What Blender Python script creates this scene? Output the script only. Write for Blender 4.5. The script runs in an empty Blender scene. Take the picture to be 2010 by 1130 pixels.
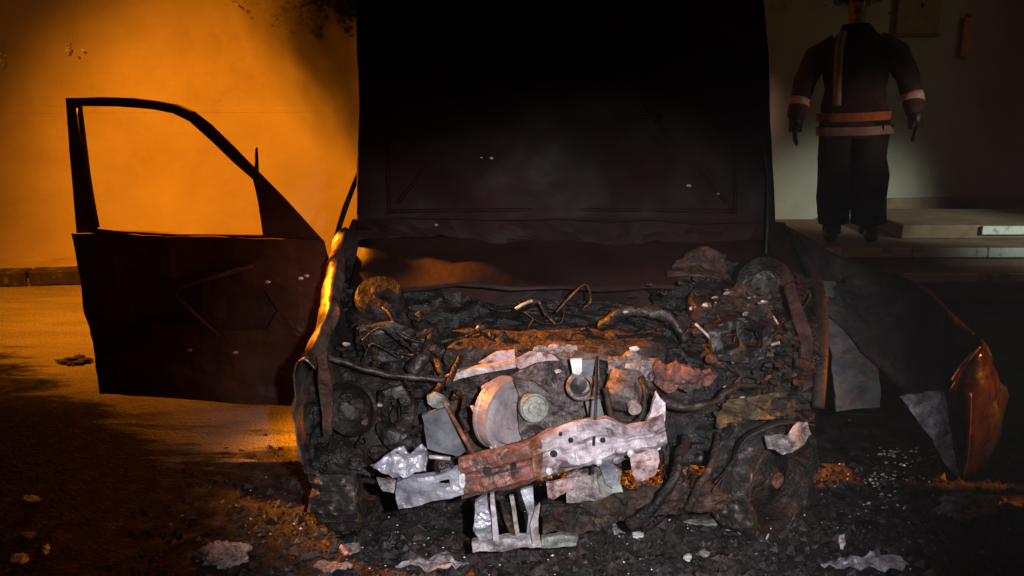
import bpy, bmesh, math, random
from mathutils import Vector as V, Matrix, noise
random.seed(7)
R = math.radians
sc = bpy.context.scene
C = sc.collection

# ---------------------------------------------------------------- camera
PITCH, FPX, CAMZ = R(13.7), 1700.0, 1.6
cam_d = bpy.data.cameras.new('camera'); cam = bpy.data.objects.new('camera', cam_d); C.objects.link(cam)
cam_d.sensor_width = 36; cam_d.lens = 36 * FPX / 2010; cam_d.clip_start = 0.05; cam_d.clip_end = 500
cam.location = (0, 0, CAMZ); cam.rotation_euler = (math.pi / 2 - PITCH, 0, 0)
sc.camera = cam

def P(px, py, D):
    """pixel of the photograph at a known distance D from the photographer -> point of the place"""
    r, u = (px - 1005) / FPX, -(py - 565) / FPX
    y = math.cos(PITCH) + u * math.sin(PITCH); z = -math.sin(PITCH) + u * math.cos(PITCH)
    k = D / y
    return V((r * k, D, CAMZ + z * k))
def G(px, py, h=0.0):
    """pixel that shows the ground -> point on the ground"""
    r, u = (px - 1005) / FPX, -(py - 565) / FPX
    y = math.cos(PITCH) + u * math.sin(PITCH); z = -math.sin(PITCH) + u * math.cos(PITCH)
    k = (h - CAMZ) / z
    return V((r * k, y * k, h))

# ---------------------------------------------------------------- night sky and lamps
w = bpy.data.worlds.new('World'); sc.world = w; w.use_nodes = True
bg = w.node_tree.nodes['Background']
bg.inputs['Color'].default_value = (1.0, 0.42, 0.22, 1); bg.inputs['Strength'].default_value = 0.02
def spot(name, loc, target, power, col, size, blend=1.0, radius=0.1):
    d = bpy.data.lights.new(name, 'SPOT'); d.energy = power; d.color = col
    d.spot_size = R(size); d.spot_blend = blend; d.shadow_soft_size = radius
    o = bpy.data.objects.new(name, d); C.objects.link(o); o.location = loc
    o.rotation_euler = (V(target) - V(loc)).to_track_quat('-Z', 'Y').to_euler()
    return o
SODIUM = (1.0, 0.275, 0.007)
spot('sodium_street_lamp', (-3.4, 4.4, 3.4), (-2.1, 6.5, 0.3), 1280, SODIUM, 81, 1.0, 0.15)
spot('sodium_yard_lamp', (-4.35, 4.5, 3.3), (-0.52, 3.5, 0.6), 12500, SODIUM, 24, 1.0, 0.10)  # added narrow beam beside the street lamp, for the fender and nearby ground
spot('far_sodium_lamp', (6.8, 1.7, 1.9), (1.50, 2.72, 0.66), 1600, SODIUM, 9, 1.0, 0.12)
spot('torch_of_photographer', (0.22, 0.02, 1.66), P(1120, 885, 2.5), 440, (0.98, 0.93, 1.0), 50, 1.0, 0.03)
spot('work_light', (6.6, 3.6, 2.1), (3.5, 7.3, 0.48), 640, (0.82, 1.0, 0.84), 20, 1.0, 0.15)
spot('vehicle_headlamp', (5.8, 1.6, 1.3), (2.66, 6.7, 1.25), 430, (1.0, 0.62, 0.5), 9, 1.0, 0.08)  # added spot to brighten the reflective bands, an unseen source
spot('work_light_spill', (6.4, 5.55, 2.4), (2.2, 7.5, 1.9), 13, (0.82, 1.0, 0.62), 62, 1.0, 0.15)  # added wide fill standing in for spill of the work light
sc.view_settings.view_transform = 'Standard'; sc.view_settings.look = 'None'
sc.view_settings.exposure = 0.0; sc.view_settings.gamma = 1.0
sc.render.engine = 'CYCLES'
sc.cycles.use_denoising = True; sc.cycles.max_bounces = 6

# ---------------------------------------------------------------- materials
def mat(name, stops, scale=6.0, rough=(0.6, 0.6), metal=0.0, bump=0.0, bscale=40.0, detail=8.0, dist=0.0, spec=0.5, rscale=None):
    m = bpy.data.materials.new(name); m.use_nodes = True
    nt = m.node_tree; N = nt.nodes; L = nt.links
    b = N['Principled BSDF']
    tc = N.new('ShaderNodeTexCoord')
    n = N.new('ShaderNodeTexNoise'); n.inputs['Scale'].default_value = scale; n.inputs['Detail'].default_value = detail
    n.inputs['Roughness'].default_value = 0.65; n.inputs['Distortion'].default_value = dist
    L.new(tc.outputs['Object'], n.inputs['Vector'])
    cr = N.new('ShaderNodeValToRGB'); e = cr.color_ramp.elements
    while len(e) > 1: e.remove(e[0])
    stops = [(0.5 + (p - 0.5) * 0.62, c) for p, c in stops]
    e[0].position = stops[0][0]; e[0].color = (*stops[0][1], 1)
    for p, c in stops[1:]:
        k = e.new(p); k.color = (*c, 1)
    L.new(n.outputs['Fac'], cr.inputs['Fac']); L.new(cr.outputs['Color'], b.inputs['Base Color'])
    b.inputs['Metallic'].default_value = metal
    b.inputs['Specular IOR Level'].default_value = spec
    if rough[0] != rough[1]:
        n2 = N.new('ShaderNodeTexNoise'); n2.inputs['Scale'].default_value = rscale or scale * 1.7; n2.inputs['Detail'].default_value = 5
        L.new(tc.outputs['Object'], n2.inputs['Vector'])
        mr = N.new('ShaderNodeMapRange'); mr.inputs[1].default_value = 0.35; mr.inputs[2].default_value = 0.65
        mr.inputs[3].default_value = rough[0]; mr.inputs[4].default_value = rough[1]
        L.new(n2.outputs['Fac'], mr.inputs[0]); L.new(mr.outputs[0], b.inputs['Roughness'])
    else: b.inputs['Roughness'].default_value = rough[0]
    if bump:
        n3 = N.new('ShaderNodeTexNoise'); n3.inputs['Scale'].default_value = bscale; n3.inputs['Detail'].default_value = 6
        L.new(tc.outputs['Object'], n3.inputs['Vector'])
        bp = N.new('ShaderNodeBump'); bp.inputs['Strength'].default_value = bump; bp.inputs['Distance'].default_value = 0.01
        L.new(n3.outputs['Fac'], bp.inputs['Height']); L.new(bp.outputs[0], b.inputs['Normal'])
    return m
S0 = (0.010, 0.0085, 0.008)
M = {}
M['soot'] = mat('soot', [(0.35, S0), (0.55, (0.022, 0.016, 0.014)), (0.72, (0.05, 0.03, 0.022))], 5, (0.45, 0.8), 0, 0.5, 60)
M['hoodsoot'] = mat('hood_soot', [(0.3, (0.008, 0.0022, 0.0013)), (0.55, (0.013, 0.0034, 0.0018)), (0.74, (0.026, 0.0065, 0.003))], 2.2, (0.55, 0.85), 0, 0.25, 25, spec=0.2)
M['doorsoot'] = mat('door_soot', [(0.3, (0.024, 0.008, 0.003)), (0.6, (0.04, 0.013, 0.005)), (0.75, (0.075, 0.026, 0.01))], 3.0, (0.5, 0.8), 0, 0.3, 30, spec=0.25)
M['char'] = mat('char', [(0.34, (0.0035, 0.0026, 0.0022)), (0.50, (0.008, 0.005, 0.0036)), (0.62, (0.016, 0.010, 0.007)), (0.74, (0.035, 0.025, 0.02)), (0.82, (0.014, 0.009, 0.006))], 11, (0.35, 0.8), 0, 1.0, 80, 10, 0.6)
M['charrust'] = mat('char_rust', [(0.34, (0.006, 0.004, 0.003)), (0.50, (0.018, 0.010, 0.006)), (0.62, (0.045, 0.020, 0.010)), (0.72, (0.07, 0.042, 0.028)), (0.80, (0.12, 0.09, 0.075))], 16, (0.45, 0.9), 0, 1.0, 70, 10, 0.5)
M['rust'] = mat('rust', [(0.30, (0.035, 0.018, 0.012)), (0.45, (0.17, 0.055, 0.026)), (0.58, (0.30, 0.11, 0.05)), (0.70, (0.36, 0.22, 0.15))], 16, (0.55, 0.9), 0.1, 0.6, 90, 10, 0.4)
M['redrust'] = mat('red_rust', [(0.28, (0.04, 0.022, 0.018)), (0.42, (0.11, 0.06, 0.048)), (0.50, (0.26, 0.075, 0.045)), (0.57, (0.17, 0.095, 0.075)), (0.66, (0.08, 0.04, 0.03)), (0.76, (0.36, 0.26, 0.22))], 16, (0.5, 0.9), 0.1, 0.6, 90, 10, 0.6)
M['pale'] = mat('pale_ashen_metal', [(0.30, (0.14, 0.10, 0.10)), (0.43, (0.36, 0.30, 0.32)), (0.55, (0.52, 0.46, 0.49)), (0.70, (0.62, 0.55, 0.56))], 15, (0.4, 0.7), 0.25, 0.5, 70, 10, 0.5)
M['pink'] = mat('pink_scaled_metal', [(0.32, (0.14, 0.075, 0.065)), (0.46, (0.38, 0.25, 0.235)), (0.60, (0.52, 0.40, 0.39)), (0.72, (0.30, 0.20, 0.18))], 18, (0.45, 0.8), 0.15, 0.5, 80, 10, 0.5)
M['zinc'] = mat('bare_zinc_steel', [(0.32, (0.22, 0.22, 0.24)), (0.5, (0.40, 0.41, 0.45)), (0.68, (0.54, 0.55, 0.58))], 14, (0.32, 0.55), 0.4, 0.35, 60, 8, 0.4)
M['cast'] = mat('cast_aluminium', [(0.30, (0.06, 0.045, 0.04)), (0.45, (0.19, 0.155, 0.145)), (0.60, (0.31, 0.265, 0.25)), (0.74, (0.16, 0.11, 0.09))], 20, (0.4, 0.75), 0.2, 0.7, 80, 10, 0.5)
M['castdark'] = mat('sooty_casting', [(0.30, (0.02, 0.015, 0.013)), (0.46, (0.07, 0.055, 0.05)), (0.60, (0.15, 0.12, 0.115)), (0.74, (0.07, 0.045, 0.035))], 20, (0.4, 0.75), 0.1, 0.7, 80, 10, 0.5)
M['disc'] = mat('pulley_grey', [(0.30, (0.22, 0.19, 0.19)), (0.55, (0.36, 0.32, 0.325)), (0.7, (0.42, 0.38, 0.37))], 10, (0.45, 0.6), 0.25, 0.3, 60)
M['green'] = mat('verdigris_metal', [(0.32, (0.10, 0.10, 0.08)), (0.5, (0.24, 0.26, 0.22)), (0.68, (0.38, 0.40, 0.36))], 18, (0.4, 0.7), 0.2, 0.4, 70)
M['rod'] = mat('scorched_steel_rod', [(0.32, (0.24, 0.19, 0.16)), (0.52, (0.50, 0.44, 0.41)), (0.7, (0.64, 0.58, 0.55))], 24, (0.3, 0.5), 0.3, 0.3, 90)
M['white'] = mat('white_ash', [(0.32, (0.45, 0.44, 0.44)), (0.6, (0.85, 0.84, 0.84))], 18, (0.5, 0.8), 0, 0.6, 80)
M['ash'] = mat('grey_ash', [(0.30, (0.10, 0.09, 0.085)), (0.5, (0.28, 0.25, 0.245)), (0.70, (0.50, 0.46, 0.47))], 26, (0.5, 0.9), 0, 0.9, 90)
M['foil'] = mat('crumpled_foil', [(0.32, (0.25, 0.24, 0.27)), (0.6, (0.62, 0.60, 0.67))], 16, (0.25, 0.5), 0.45, 0.6, 60)
M['yellow'] = mat('sulphur_scale', [(0.32, (0.012, 0.009, 0.005)), (0.48, (0.05, 0.036, 0.012)), (0.58, (0.11, 0.075, 0.022)), (0.66, (0.12, 0.05, 0.02)), (0.74, (0.16, 0.13, 0.07))], 13, (0.5, 0.9), 0, 0.8, 80)
M['bluegrey'] = mat('sooty_blue_grey_steel', [(0.32, (0.06, 0.064, 0.068)), (0.5, (0.11, 0.12, 0.13)), (0.68, (0.17, 0.18, 0.19))], 8, (0.5, 0.75), 0, 0.25, 60)
M['flange'] = mat('scuffed_grey_steel', [(0.3, (0.16, 0.16, 0.18)), (0.5, (0.32, 0.31, 0.35)), (0.62, (0.55, 0.53, 0.58))], 22, (0.35, 0.6), 0.2, 0.6, 60)
M['fender'] = mat('scorched_fender', [(0.30, (0.16, 0.11, 0.085)), (0.46, (0.40, 0.32, 0.26)), (0.68, (0.66, 0.58, 0.5))], 9, (0.20, 0.36), 0.85, 0.35, 30)
M['peel'] = mat('peeled_fender', [(0.32, (0.010, 0.008, 0.007)), (0.5, (0.02, 0.015, 0.013)), (0.68, (0.045, 0.035, 0.03))], 7, (0.5, 0.8), 0.0, 0.9, 45, spec=0.35)
M['rustdark'] = mat('dark_rust', [(0.3, (0.02, 0.012, 0.008)), (0.5, (0.05, 0.02, 0.012)), (0.7, (0.10, 0.035, 0.018))], 16, (0.6, 0.9), 0, 0.8, 70)
M['copper'] = mat('scorched_brown_paint', [(0.3, (0.02, 0.011, 0.008)), (0.5, (0.055, 0.024, 0.013)), (0.7, (0.10, 0.045, 0.022))], 12, (0.18, 0.35), 0.2, 0.3, 40)  # browner than the peeled fender to strengthen its orange lit face
M['copper2'] = mat('rusty_bright_edge', [(0.3, (0.25, 0.10, 0.04)), (0.7, (0.5, 0.25, 0.12))], 12, (0.25, 0.4), 0.5, 0.3, 40)  # light orange, a lamp highlight put into the colour
M['tyre'] = mat('burnt_tyre', [(0.35, S0), (0.55, (0.03, 0.024, 0.02)), (0.68, (0.11, 0.09, 0.075)), (0.75, (0.3, 0.27, 0.25))], 26, (0.6, 0.9), 0, 1.0, 70)
M['glass'] = mat('greenish_broken_glass', [(0.3, (0.35, 0.48, 0.42)), (0.7, (0.75, 0.88, 0.80))], 30, (0.1, 0.3), 0.0, 0.2, 50, spec=1.0)
M['black'] = mat('black_rubber', [(0.4, (0.008, 0.008, 0.008)), (0.6, (0.02, 0.018, 0.016))], 20, (0.4, 0.7))
M['wall'] = mat('rendered_wall', [(0.15, (0.34, 0.28, 0.21)), (0.38, (0.46, 0.40, 0.32)), (0.6, (0.54, 0.48, 0.40)), (0.8, (0.60, 0.54, 0.46))], 0.9, (0.85, 0.85), 0, 0.25, 30, 9)
M['plinth'] = mat('brown_plinth', [(0.3, (0.20, 0.12, 0.07)), (0.7, (0.32, 0.21, 0.13))], 4, (0.8, 0.8), 0, 0.4, 40)
M['pave'] = mat('pavement', [(0.3, (0.34, 0.29, 0.23)), (0.7, (0.50, 0.44, 0.36))], 3, (0.6, 0.85), 0, 0.4, 60)
M['kerbw'] = mat('kerb_white_paint', [(0.28, (0.35, 0.33, 0.30)), (0.42, (0.74, 0.72, 0.68)), (0.7, (0.82, 0.81, 0.78))], 7, (0.6, 0.8), 0, 0.4, 50)
M['kerbb'] = mat('kerb_black_paint', [(0.3, (0.015, 0.013, 0.012)), (0.62, (0.035, 0.03, 0.026)), (0.75, (0.12, 0.11, 0.1))], 8, (0.6, 0.8), 0, 0.4, 50)
M['kerbj'] = mat('kerb_bedding', [(0.3, (0.08, 0.075, 0.07)), (0.7, (0.15, 0.14, 0.13))], 9, (0.9, 0.9))
M['leaf'] = mat('leaf', [(0.3, (0.035, 0.055, 0.016)), (0.7, (0.09, 0.12, 0.04))], 3, (0.3, 0.45))
M['paleleaf'] = mat('pale_leaf', [(0.3, (0.62, 0.62, 0.5)), (0.7, (0.8, 0.8, 0.7))], 3, (0.25, 0.35), spec=1.0)  # leaf colour made pale to paint in glints
M['bark'] = mat('bark', [(0.3, (0.05, 0.036, 0.025)), (0.7, (0.13, 0.10, 0.07))], 9, (0.8, 0.9), 0, 1.0, 30)
M['gear'] = mat('dark_turnout_cloth', [(0.3, (0.014, 0.013, 0.016)), (0.7, (0.035, 0.03, 0.03))], 6, (0.8, 0.9), 0, 0.4, 30)
M['jacket'] = mat('brown_turnout_cloth', [(0.3, (0.035, 0.022, 0.018)), (0.7, (0.085, 0.05, 0.036))], 6, (0.8, 0.9), 0, 0.4, 30)
M['band'] = mat('reflective_band', [(0.3, (0.62, 0.42, 0.36)), (0.7, (0.85, 0.66, 0.60))], 9, (0.35, 0.5))
M['oband'] = mat('orange_band', [(0.3, (0.75, 0.24, 0.07)), (0.7, (0.9, 0.38, 0.13))], 9, (0.35, 0.5))
M['pband'] = mat('dull_pink_band', [(0.3, (0.20, 0.11, 0.10)), (0.7, (0.34, 0.2, 0.18))], 9, (0.5, 0.7))
M['skin'] = mat('skin', [(0.3, (0.34, 0.19, 0.13)), (0.7, (0.42, 0.25, 0.18))], 8, (0.5, 0.6))
M['helmet'] = mat('helmet_shell', [(0.3, (0.03, 0.028, 0.02)), (0.7, (0.06, 0.05, 0.04))], 5, (0.3, 0.4))
M['tan'] = mat('tan_board', [(0.3, (0.34, 0.24, 0.12)), (0.7, (0.45, 0.33, 0.18))], 4, (0.6, 0.8))
M['orangep'] = mat('orange_paint', [(0.3, (0.55, 0.16, 0.03)), (0.7, (0.7, 0.25, 0.06))], 6, (0.5, 0.6))
# asphalt: dusty grey away from the wreck, soot and ash round it, shade at left painted in
def asphalt():
    m = bpy.data.materials.new('asphalt'); m.use_nodes = True; nt = m.node_tree; N = nt.nodes; L = nt.links; b = N['Principled BSDF']
    def nn(t, **k):
        o = N.new(t)
        for a, v in k.items(): o.inputs[a].default_value = v
        return o
    tc = N.new('ShaderNodeTexCoord')
    n1 = nn('ShaderNodeTexNoise', Scale=90.0, Detail=6.0); L.new(tc.outputs['Object'], n1.inputs['Vector'])
    c1 = N.new('ShaderNodeValToRGB'); c1.color_ramp.elements[0].position = 0.3; c1.color_ramp.elements[0].color = (0.15, 0.138, 0.12, 1)
    c1.color_ramp.elements[1].position = 0.75; c1.color_ramp.elements[1].color = (0.46, 0.42, 0.36, 1)
    L.new(n1.outputs['Fac'], c1.inputs['Fac'])
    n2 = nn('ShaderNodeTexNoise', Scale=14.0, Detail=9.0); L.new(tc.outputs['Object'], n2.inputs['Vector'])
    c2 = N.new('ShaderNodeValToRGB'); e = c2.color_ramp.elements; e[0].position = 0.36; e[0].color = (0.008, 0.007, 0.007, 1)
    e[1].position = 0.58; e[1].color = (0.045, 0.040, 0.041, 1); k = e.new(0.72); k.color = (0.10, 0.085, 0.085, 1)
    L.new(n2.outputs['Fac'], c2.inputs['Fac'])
    # soot round the wreck plus painted shade at lower left, with a ragged rim
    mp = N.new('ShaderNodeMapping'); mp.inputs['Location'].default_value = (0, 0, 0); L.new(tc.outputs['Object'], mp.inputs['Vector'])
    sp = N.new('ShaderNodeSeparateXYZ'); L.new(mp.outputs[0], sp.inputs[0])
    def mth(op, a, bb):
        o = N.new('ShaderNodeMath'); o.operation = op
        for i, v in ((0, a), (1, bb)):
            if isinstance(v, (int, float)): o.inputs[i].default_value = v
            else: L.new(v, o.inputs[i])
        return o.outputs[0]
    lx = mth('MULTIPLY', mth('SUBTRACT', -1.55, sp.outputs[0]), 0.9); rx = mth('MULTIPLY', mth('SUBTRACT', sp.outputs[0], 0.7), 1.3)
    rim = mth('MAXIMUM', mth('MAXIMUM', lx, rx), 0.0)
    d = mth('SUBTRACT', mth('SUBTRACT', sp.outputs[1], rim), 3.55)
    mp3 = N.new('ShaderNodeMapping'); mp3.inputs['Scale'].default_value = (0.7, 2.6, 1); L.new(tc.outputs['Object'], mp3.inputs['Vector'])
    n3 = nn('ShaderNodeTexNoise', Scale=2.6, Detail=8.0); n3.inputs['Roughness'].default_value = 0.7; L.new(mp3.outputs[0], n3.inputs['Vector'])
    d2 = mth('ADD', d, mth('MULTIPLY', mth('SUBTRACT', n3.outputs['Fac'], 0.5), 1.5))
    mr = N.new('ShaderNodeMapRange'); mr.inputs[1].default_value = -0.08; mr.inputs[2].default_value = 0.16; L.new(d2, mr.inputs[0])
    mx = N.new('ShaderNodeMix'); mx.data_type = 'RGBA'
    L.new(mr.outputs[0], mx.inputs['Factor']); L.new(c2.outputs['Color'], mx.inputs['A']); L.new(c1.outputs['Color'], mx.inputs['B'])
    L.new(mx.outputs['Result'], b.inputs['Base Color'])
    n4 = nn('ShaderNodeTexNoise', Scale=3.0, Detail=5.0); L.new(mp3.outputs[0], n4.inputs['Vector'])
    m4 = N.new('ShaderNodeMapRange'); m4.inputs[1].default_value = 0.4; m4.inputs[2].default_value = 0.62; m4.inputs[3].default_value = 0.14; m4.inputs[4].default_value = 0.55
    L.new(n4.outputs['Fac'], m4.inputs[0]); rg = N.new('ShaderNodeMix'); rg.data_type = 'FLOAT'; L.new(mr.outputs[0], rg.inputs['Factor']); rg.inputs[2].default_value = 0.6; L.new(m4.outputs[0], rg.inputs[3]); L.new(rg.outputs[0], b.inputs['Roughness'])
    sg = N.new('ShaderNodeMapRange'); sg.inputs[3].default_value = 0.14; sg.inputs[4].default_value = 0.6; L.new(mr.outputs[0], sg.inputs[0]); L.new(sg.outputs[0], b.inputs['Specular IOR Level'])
    n5 = nn('ShaderNodeTexNoise', Scale=55.0, Detail=5.0); L.new(tc.outputs['Object'], n5.inputs['Vector'])
    bp = nn('ShaderNodeBump', Strength=0.9, Distance=0.012); L.new(n5.outputs['Fac'], bp.inputs['Height']); L.new(bp.outputs[0], b.inputs['Normal'])
    return m
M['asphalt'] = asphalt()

# ---------------------------------------------------------------- mesh helpers
def link(name, me, m=None, parent=None, smooth=False):
    o = bpy.data.objects.new(name, me); C.objects.link(o)
    if m is not None and not me.materials: me.materials.append(M[m] if isinstance(m, str) else m)
    if smooth:
        for p in me.polygons: p.use_smooth = True
    if parent is not None:
        o.parent = parent
        o.matrix_parent_inverse = WORLD(parent).inverted()
    return o
def WORLD(o):
    mm = o.matrix_basis.copy()
    if o.parent: mm = WORLD(o.parent) @ o.matrix_parent_inverse @ mm
    return mm
def bmobj(name, bm, m, parent=None, smooth=False):
    me = bpy.data.meshes.new(name); bm.to_mesh(me); bm.free()
    return link(name, me, m, parent, smooth)
def empty(name, loc, label, cat, group=None):
    o = bpy.data.objects.new(name, None); C.objects.link(o); o.location = loc; o.empty_display_size = 0.1
    return tag(o, label, cat, group)
def tag(o, label, cat, group=None):
    o['label'] = label; o['category'] = cat
    if group: o['group'] = group
    return o
def nz(p, s=1.0, seed=0.0):
    return noise.fractal(V((p.x * s + seed, p.y * s + seed * 1.7, p.z * s - seed)), 1.0, 2.1, 4)
def add_box(bm, c, s, rot=None, bev=0.0):
    r = bmesh.ops.create_cube(bm, size=1.0)
    mm = Matrix.Translation(V(c)) @ (rot.to_matrix().to_4x4() if rot else Matrix()) @ Matrix.Diagonal((*s, 1))
    bmesh.ops.transform(bm, matrix=mm, verts=r['verts'])
    if bev:
        es = list({e for v in r['verts'] for e in v.link_edges})
        bmesh.ops.bevel(bm, geom=es, offset=bev, segments=2, affect='EDGES', profile=0.5)
def boxo(name, c, s, m, parent=None, rot=None, bev=0.006):
    bm = bmesh.new(); add_box(bm, c, s, rot, bev); return bmobj(name, bm, m, parent)
def add_tube(bm, pts, r, seg=8):
    pts = [V(p) for p in pts]; n = len(pts)
    rr = r if isinstance(r, (list, tuple)) else [r] * n
    rings = []; up = None
    for i, p in enumerate(pts):
        t = (pts[min(i + 1, n - 1)] - pts[max(i - 1, 0)]).normalized()
        if up is None: up = t.orthogonal().normalized()
        up = (up - t * up.dot(t)).normalized(); sd = t.cross(up)
        rings.append([bm.verts.new(p + (up * math.cos(a) + sd * math.sin(a)) * rr[i]) for a in [2 * math.pi * k / seg for k in range(seg)]])
    for a, b in zip(rings, rings[1:]):
        for k in range(seg): bm.faces.new((a[k], a[(k + 1) % seg], b[(k + 1) % seg], b[k]))
    bm.faces.new(rings[0][::-1]); bm.faces.new(rings[-1])
def smoothpts(pts, k=5):
    pts = [V(p) for p in pts]; out = []
    for i in range(len(pts) - 1):
        p0, p1, p2, p3 = pts[max(i - 1, 0)], pts[i], pts[i + 1], pts[min(i + 2, len(pts) - 1)]
        for j in range(k):
            t = j / k
            out.append(0.5 * ((2 * p1) + (p2 - p0) * t + (2 * p0 - 5 * p1 + 4 * p2 - p3) * t * t + (3 * p1 - p0 - 3 * p2 + p3) * t ** 3))
    return out + [pts[-1]]
def tube(name, pts, r, m, parent=None, seg=8, sm=True):
    bm = bmesh.new(); q = smoothpts(pts) if sm and len(pts) > 2 else pts
    if isinstance(r, (list, tuple)):
        n = len(q); rr = []
        for i in range(n):
            f = i / (n - 1) * (len(r) - 1); a = min(int(f), len(r) - 2); rr.append(r[a] + (r[a + 1] - r[a]) * (f - a))
        r = rr
    add_tube(bm, q, r, seg)
    r0 = max(r) if isinstance(r, list) else r
    if m in ('dim', 'char', 'charrust') and r0 > .007:
        sd = random.random() * 50
        for v in bm.verts: v.co += V((nz(v.co, 25, sd), nz(v.co, 25, sd + 3), nz(v.co, 25, sd + 6))) * r0 * .55
    return bmobj(name, bm, m, parent, True)
def add_lathe(bm, prof, c, axis, seg=32):
    """prof: (radius, distance along axis)"""
    c = V(c); ax = V(axis).normalized(); u = ax.orthogonal().normalized(); v = ax.cross(u); rings = []
    for r, h in prof:
        if r < 1e-5: rings.append([bm.verts.new(c + ax * h)])
        else: rings.append([bm.verts.new(c + ax * h + (u * math.cos(2 * math.pi * k / seg) + v * math.sin(2 * math.pi * k / seg)) * r) for k in range(seg)])
    for a, b in zip(rings, rings[1:]):
        for k in range(seg):
            q = [a[k % len(a)], a[(k + 1) % len(a)], b[(k + 1) % len(b)], b[k % len(b)]]
            q = [x for i, x in enumerate(q) if x not in q[:i]]
            if len(q) > 2: bm.faces.new(q)
def lathe(name, prof, c, axis, m, parent=None, seg=32):
    bm = bmesh.new(); add_lathe(bm, prof, c, axis, seg); bmesh.ops.recalc_face_normals(bm, faces=bm.faces)
    o = bmobj(name, bm, m, parent)
    return o
def fill_poly(loops):
    """triangulated flat region (u, v) with holes -> bmesh in the XZ plane at y=0"""
    bm = bmesh.new(); es = []
    for lp in loops:
        vs = [bm.verts.new((p[0], 0, p[1])) for p in lp]
        es += [bm.edges.new((vs[i], vs[(i + 1) % len(vs)])) for i in range(len(vs))]
    bmesh.ops.triangle_fill(bm, use_beauty=True, use_dissolve=False, edges=es, normal=(0, 1, 0))
    return bm
def refine(bm, L, it=6):
    for _ in range(it):
        es = [e for e in bm.edges if e.calc_length() > L]
        if not es: break
        bmesh.ops.subdivide_edges(bm, edges=es, cuts=1)
        bmesh.ops.triangulate(bm, faces=bm.faces[:])
def thicken(bm, d):
    g = bmesh.ops.extrude_face_region(bm, geom=bm.faces[:], use_keep_orig=True)
    for v in g['geom']:
        if isinstance(v, bmesh.types.BMVert): v.co += d
def plate(name, pts, D, th, m, parent=None, holes=(), crumple=0.0, cs=8.0, fine=0.03, tilt=None, smooth=False, bow=0.0):
    """sheet facing the photographer, outlined in pixels, at distance D (a number or f(px,py))"""
    f = D if callable(D) else (lambda a, b: D)
    D0 = f(*pts[0])
    loops = [[(lambda q: (q.x, q.z))(P(a, b, D0)) for a, b in lp] for lp in [pts, *holes]]
    bm = fill_poly(loops); refine(bm, fine)
    seed = random.random() * 50
    if callable(D):
        px = [q for q in pts]
        # distance varies with x: solve from the outline's two extremes
        a = min(px); b = max(px); xa, xb = P(*a, D0).x, P(*b, D0).x
        da, db = f(*a), f(*b)
        for v in bm.verts:
            t = (v.co.x - xa) / (xb - xa); d = da + (db - da) * t; k = d / D0
            v.co = V((v.co.x * k, d, CAMZ + (v.co.z - CAMZ) * k))
    else:
        for v in bm.verts: v.co.y = D0
    if crumple:
        for v in bm.verts:
            c = v.co.copy()
            v.co.y += crumple * nz(c, cs, seed); v.co.x += 0.35 * crumple * nz(c, cs * 1.3, seed + 9); v.co.z += 0.35 * crumple * nz(c, cs * 1.3, seed + 21)
    bmesh.ops.recalc_face_normals(bm, faces=bm.faces)
    thicken(bm, V((0, th, 0)))
    bmesh.ops.recalc_face_normals(bm, faces=bm.faces)
    return bmobj(name, bm, m, parent, smooth)
def sheet(name, rows, th, m, parent=None, crumple=0.0, cs=8.0, sub=4, ragged=0.0, smooth=True):
    """skin through a grid of points (rows of equal length), smoothed both ways"""
    rr = [smoothpts(r, sub) for r in rows]
    cols = [smoothpts([r[i] for r in rr], sub) for i in range(len(rr[0]))]
    bm = bmesh.new(); seed = random.random() * 40
    vs = [[bm.verts.new(p) for p in c] for c in cols]
    for i in range(len(vs) - 1):
        for j in range(len(vs[0]) - 1):
            edge = i in (0, len(vs) - 2) or j in (0, len(vs[0]) - 2)
            if edge and random.random() < ragged: continue
            bm.faces.new((vs[i][j], vs[i + 1][j], vs[i + 1][j + 1], vs[i][j + 1]))
    bmesh.ops.delete(bm, geom=[v for v in bm.verts if not v.link_faces], context='VERTS')
    bm.normal_update()
    if crumple:
        mv = [(v, v.normal * (crumple * nz(v.co, cs, seed)) + V((nz(v.co, cs * 2, seed + 5), 0, nz(v.co, cs * 2, seed + 7))) * crumple * 0.3) for v in bm.verts]
        for v, d in mv: v.co += d
    bmesh.ops.solidify(bm, geom=bm.faces[:], thickness=th)
    bmesh.ops.recalc_face_normals(bm, faces=bm.faces)
    return bmobj(name, bm, m, parent, smooth)
def add_lump(bm, c, s, seed, sub=2, amp=0.4, fr=1.6, rot=None):
    r = bmesh.ops.create_icosphere(bm, subdivisions=sub, radius=1.0)
    mm = rot.to_matrix() if rot else Matrix.Identity(3)
    for v in r['verts']:
        n = v.co.normalized()
        q = n * (1 + amp * noise.fractal(n * fr + V((seed, seed * 2, -seed)), 0.8, 2.2, 5))
        v.co = V(c) + mm @ V((q.x * s[0], q.y * s[1], q.z * s[2]))
def lump(name, c, s, m, parent=None, sub=4, amp=0.5, fr=1.8, smooth=False):
    bm = bmesh.new(); add_lump(bm, c, s, random.random() * 60, sub, amp, fr); return bmobj(name, bm, m, parent, smooth)

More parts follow.
